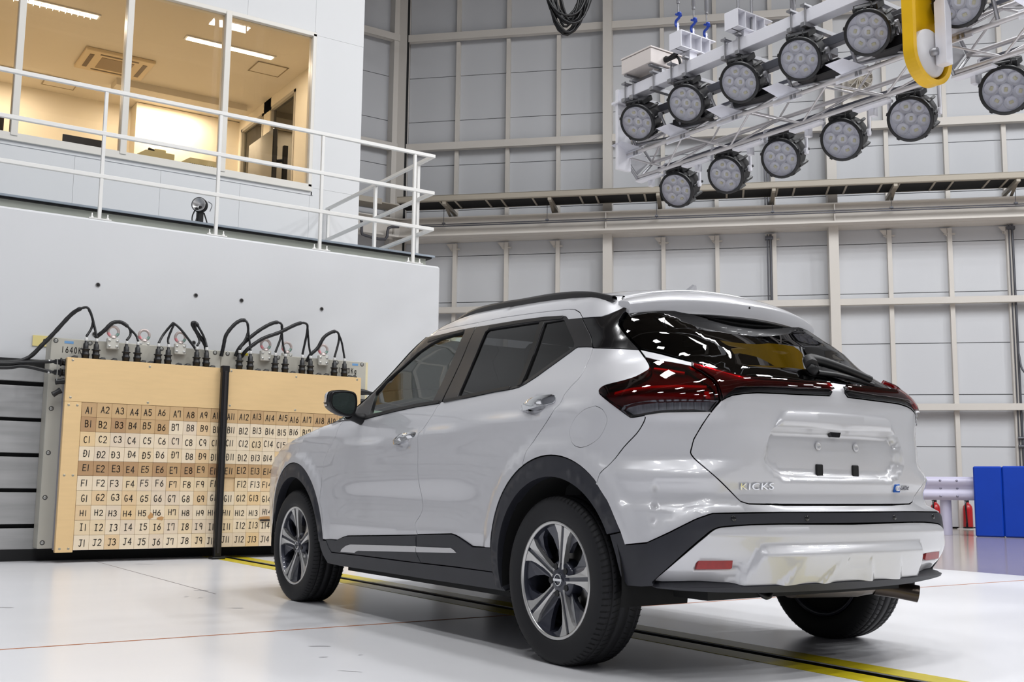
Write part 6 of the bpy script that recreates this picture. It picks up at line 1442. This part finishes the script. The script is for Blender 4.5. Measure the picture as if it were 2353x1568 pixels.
# ------------------------------------------------------------------ wheels (axis along local X, outer face at -X)
def tyre_mat():
    if 'tyre_rubber' in MATS: return MATS['tyre_rubber']
    m = bpy.data.materials.new('tyre_rubber'); m.use_nodes = True; nt = m.node_tree; b = nt.nodes['Principled BSDF']
    b.inputs['Base Color'].default_value = rgb(27, 27, 30); b.inputs['Roughness'].default_value = 0.62; b.inputs['Specular IOR Level'].default_value = 0.35
    MATS['tyre_rubber'] = m; return m
TYRE = tyre_mat()
MACH = mat('machined_alloy', rgb(205, 204, 202), 0.28, 0.75)
ALLOYD = mat('dark_grey_alloy', rgb(52, 54, 66), 0.3, 0.4, 0.6)
DISC = mat('brake_disc_steel', rgb(120, 118, 116), 0.35, 0.9)
def polar(r, a): return (r*cos(a), r*sin(a))
def build_wheel(name, label, at, s, rot, contact=0.007):
    """Wheel group under the car: s=-1 left (outer face to -X), +1 right."""
    w = bpy.data.objects.new(name, None); COL.objects.link(w); w.parent = car; w.location = at; w['label'] = label
    # local frame: u = Y (car forward), v = Z, h = outward
    B = basis((0, 0, 0), (0, 1, 0), (0, 0, 1), (s, 0, 0)) if s > 0 else basis((0, 0, 0), (0, -1, 0), (0, 0, 1), (s, 0, 0))
    R = 0.328
    # tread with rounded shoulders, four grooves
    gro = [(-0.062, 0.005), (-0.022, 0.006), (0.022, 0.006), (0.062, 0.005)]
    prof = [(0.222, 0.078), (0.226, 0.090), (0.235, 0.097), (0.250, 0.101), (0.275, 0.1035), (0.295, 0.1015), (0.310, 0.096), (0.319, 0.088), (0.3235, 0.078)]
    top = []
    for h in (0.078, 0.0675): top.append((R-0.0035*((h/0.085)**2)-0.0, h))
    for gh, gw in reversed(gro):
        rr = R-0.0035*((gh/0.085)**2)
        top += [(rr, gh+gw/2), (rr-0.007, gh+gw/2-0.001), (rr-0.007, gh-gw/2+0.001), (rr, gh-gw/2)]
    for h in (-0.0675, -0.078): top.append((R-0.0035*((h/0.085)**2), h))
    full = prof[:-1]+top+[(r, -h) for r, h in reversed(prof[:-1])]
    mb = MB(); mb.lathe(full, 96, B, smooth=False)
    # flatten the contact patch a little
    zmin = -(R-contact)
    mb.v = [(x, y, max(z, zmin)) for x, y, z in mb.v]
    mb.sm = [True]*len(mb.f)
    ty = mb.build('tyre', TYRE, w)
    # shoulder sipes
    mb = MB(); N = 84
    for i in range(N):
        a = 2*pi*i/N
        for (h0, h1, da) in ((0.100, 0.067, 0.020), (-0.100, -0.067, 0.02), (0.057, 0.027, 0.03), (-0.057, -0.027, 0.03)):
            r0 = R-0.0035*((h0/0.085)**2) if abs(h0) < 0.085 else 0.3105
            r1 = R-0.0035*((h1/0.085)**2)
            pts = []
            for k in range(3):
                f = k/2; h = h0+(h1-h0)*f; aa = a+da*f
                rr = (r0, (R-0.0045 if abs(h0) > 0.085 else (r0+r1)/2), r1)[k]+0.0006
                for wv in (-0.0022, 0.0022): pts.append((rr*cos(aa+wv/R), rr*sin(aa+wv/R), h))
            if B.to_3x3() @ Vector(pts[0]): pass
            q = [tuple(B @ Vector(p)) for p in pts]
            if min(p[2] for p in q) > zmin: mb.add(q, [(0, 1, 3, 2), (2, 3, 5, 4)])
    o = mb.build('tread_sipes', mat('sipe_black', rgb(8, 8, 9), 0.9), w); o['kind'] = 'stuff'
    # rim barrel and lip
    mb = MB(); mb.lathe([(0.214, 0.088), (0.205, 0.060), (0.198, -0.085), (0.222, -0.095), (0.222, -0.085)], 64, B); rim = mb.build('rim', ALLOYD, w)
    mb = MB(); mb.lathe([(0.2145, 0.084), (0.2175, 0.0935), (0.2265, 0.0945), (0.2285, 0.088), (0.226, 0.078)], 80, B); mb.build('rim_lip', MACH, w, label='bright machined rim edge')
    # hub and spokes
    mb = MB(); mb.lathe([(0.0003, 0.070), (0.030, 0.070), (0.066, 0.066), (0.078, 0.052), (0.082, 0.0)], 40, B); mb.build('hub', ALLOYD, w)
    def rotp(pts, a): return [(x*cos(a)-y*sin(a), x*sin(a)+y*cos(a)) for x, y in pts]
    def plate(mb, poly, hf, dep):
        n = len(poly); top = [(x, y, hf(math.hypot(x, y))) for x, y in poly]; bot = [(x*1.0, y*1.0, hf(math.hypot(x, y))-dep) for x, y in poly]
        mb.add(top+bot, [tuple(range(n))]+[((i+1) % n, i, n+i, n+(i+1) % n) for i in range(n)], False, B)
    hface = lambda r: 0.071+0.020*min(1, (r/0.215))**2-0.004
    for i in range(5):
        a = rot+2*pi*i/5
        # machined twin arms either side of a dark groove, flaring to the rim
        for sg in (-1, 1):
            arm = [(0.030, sg*0.007), (0.205, sg*0.0085), (0.2165, sg*0.0085), (0.2165*cos(0.26), sg*0.2165*sin(0.26)), (0.205*cos(0.235), sg*0.205*sin(0.235)), (0.178, sg*0.0335), (0.150, sg*0.0255), (0.105, sg*0.0175), (0.062, sg*0.0145), (0.040, sg*0.0205), (0.030, sg*0.018)]
            mb = MB(); pl_ = rotp(arm if sg > 0 else arm[::-1], a); plate(mb, pl_, hface, 0.024); mb.build('spoke', MACH, w, label='machined two-tone spoke')
        mb = MB(); plate(mb, rotp([(0.03, -0.0075), (0.209, -0.009), (0.209, 0.009), (0.03, 0.0075)], a), lambda r: hface(r)-0.005, 0.02); mb.build('spoke_groove', ALLOYD, w, label='dark groove in the spoke')
        # sunken dark blade filling most of each gap
        a2 = a+2*pi/10
        bl = [polar(0.070, -0.42), polar(0.125, -0.50), polar(0.160, -0.46), polar(0.2135, -0.40), polar(0.2135, -0.2), polar(0.2135, -0.02), polar(0.165, -0.12), polar(0.115, -0.18), polar(0.075, -0.1)]
        mb = MB(); plate(mb, rotp(bl, a2), lambda r: 0.048+0.026*(r/0.215)**2, 0.02); mb.build('spoke_blade', ALLOYD, w, label='dark recessed blade between spokes')
        bl = [polar(0.2135, 0.02), polar(0.2135, 0.40), polar(0.165, 0.44), polar(0.115, 0.44), polar(0.165, 0.33), polar(0.195, 0.20)]
        mb = MB(); plate(mb, rotp(bl, a2), lambda r: 0.046+0.026*(r/0.215)**2, 0.02); mb.build('spoke_blade', ALLOYD, w, label='dark recessed blade between spokes')
        # wheel nut hole
        mb = MB(); c = polar(0.054, a2); mb.lathe([(0.013, 0.069), (0.013, 0.062), (0.0003, 0.061)], 14, B @ Matrix.Translation((c[0], c[1], 0.001))); mb.disc(0.0128, 0.0695, 14, B @ Matrix.Translation((c[0], c[1], 0.001))); mb.build('nut_hole', RUB, w)
    # emblem cap: ring crossed by a bar
    mb = MB(); mb.lathe([(0.0003, 0.0745), (0.026, 0.0735), (0.029, 0.071), (0.030, 0.060)], 30, B); cap = mb.build('centre_cap', ALLOYD, w)
    mb = MB(); mb.lathe([(0.0195, 0.0745), (0.0195, 0.0775), (0.0240, 0.0770), (0.0240, 0.0740)], 30, B); mb.bbox(-0.0275, 0.0275, -0.0055, 0.0055, 0.0742, 0.0785, 0.001, B); mb.build('emblem', CHROME, cap, label='chrome ring-and-bar emblem')
    # brake
    mb = MB(); mb.lathe([(0.075, 0.010), (0.140, 0.010), (0.140, -0.012), (0.075, -0.012)], 48, B); mb.build('brake_disc', DISC, w)
    mb = MB(); ca = 0.35; P = []
    for k in range(7):
        aa = ca-0.32+0.64*k/6; P.append([(0.105*cos(aa), 0.105*sin(aa), 0.03), (0.150*cos(aa), 0.150*sin(aa), 0.034), (0.158*cos(aa), 0.158*sin(aa), 0.0), (0.150*cos(aa), 0.150*sin(aa), -0.04)])
    mb.grid([[tuple(B @ Vector(p)) for p in r] for r in P], False); mb.build('brake_caliper', mat('caliper_grey', rgb(150, 148, 145), 0.4, 0.6), w)
    mb = MB(); mb.disc(0.200, -0.06, 40, B); mb.build('brake_shield', mat('shield_black', rgb(12, 12, 13), 0.8), w)
    return w
build_wheel('wheel', 'rear left wheel with dark and machined five-spoke alloy rim', (-0.7675, 0, 0.321), -1, radians(77))
build_wheel('wheel', 'front left wheel with dark and machined five-spoke alloy rim', (-0.7630, 2.62, 0.321), -1, radians(96))
build_wheel('wheel', 'far rear wheel seen under the bumper', (0.7675, 0, 0.321), 1, radians(30))
build_wheel('wheel', 'far front wheel under the car', (0.7630, 2.62, 0.321), 1, radians(50))
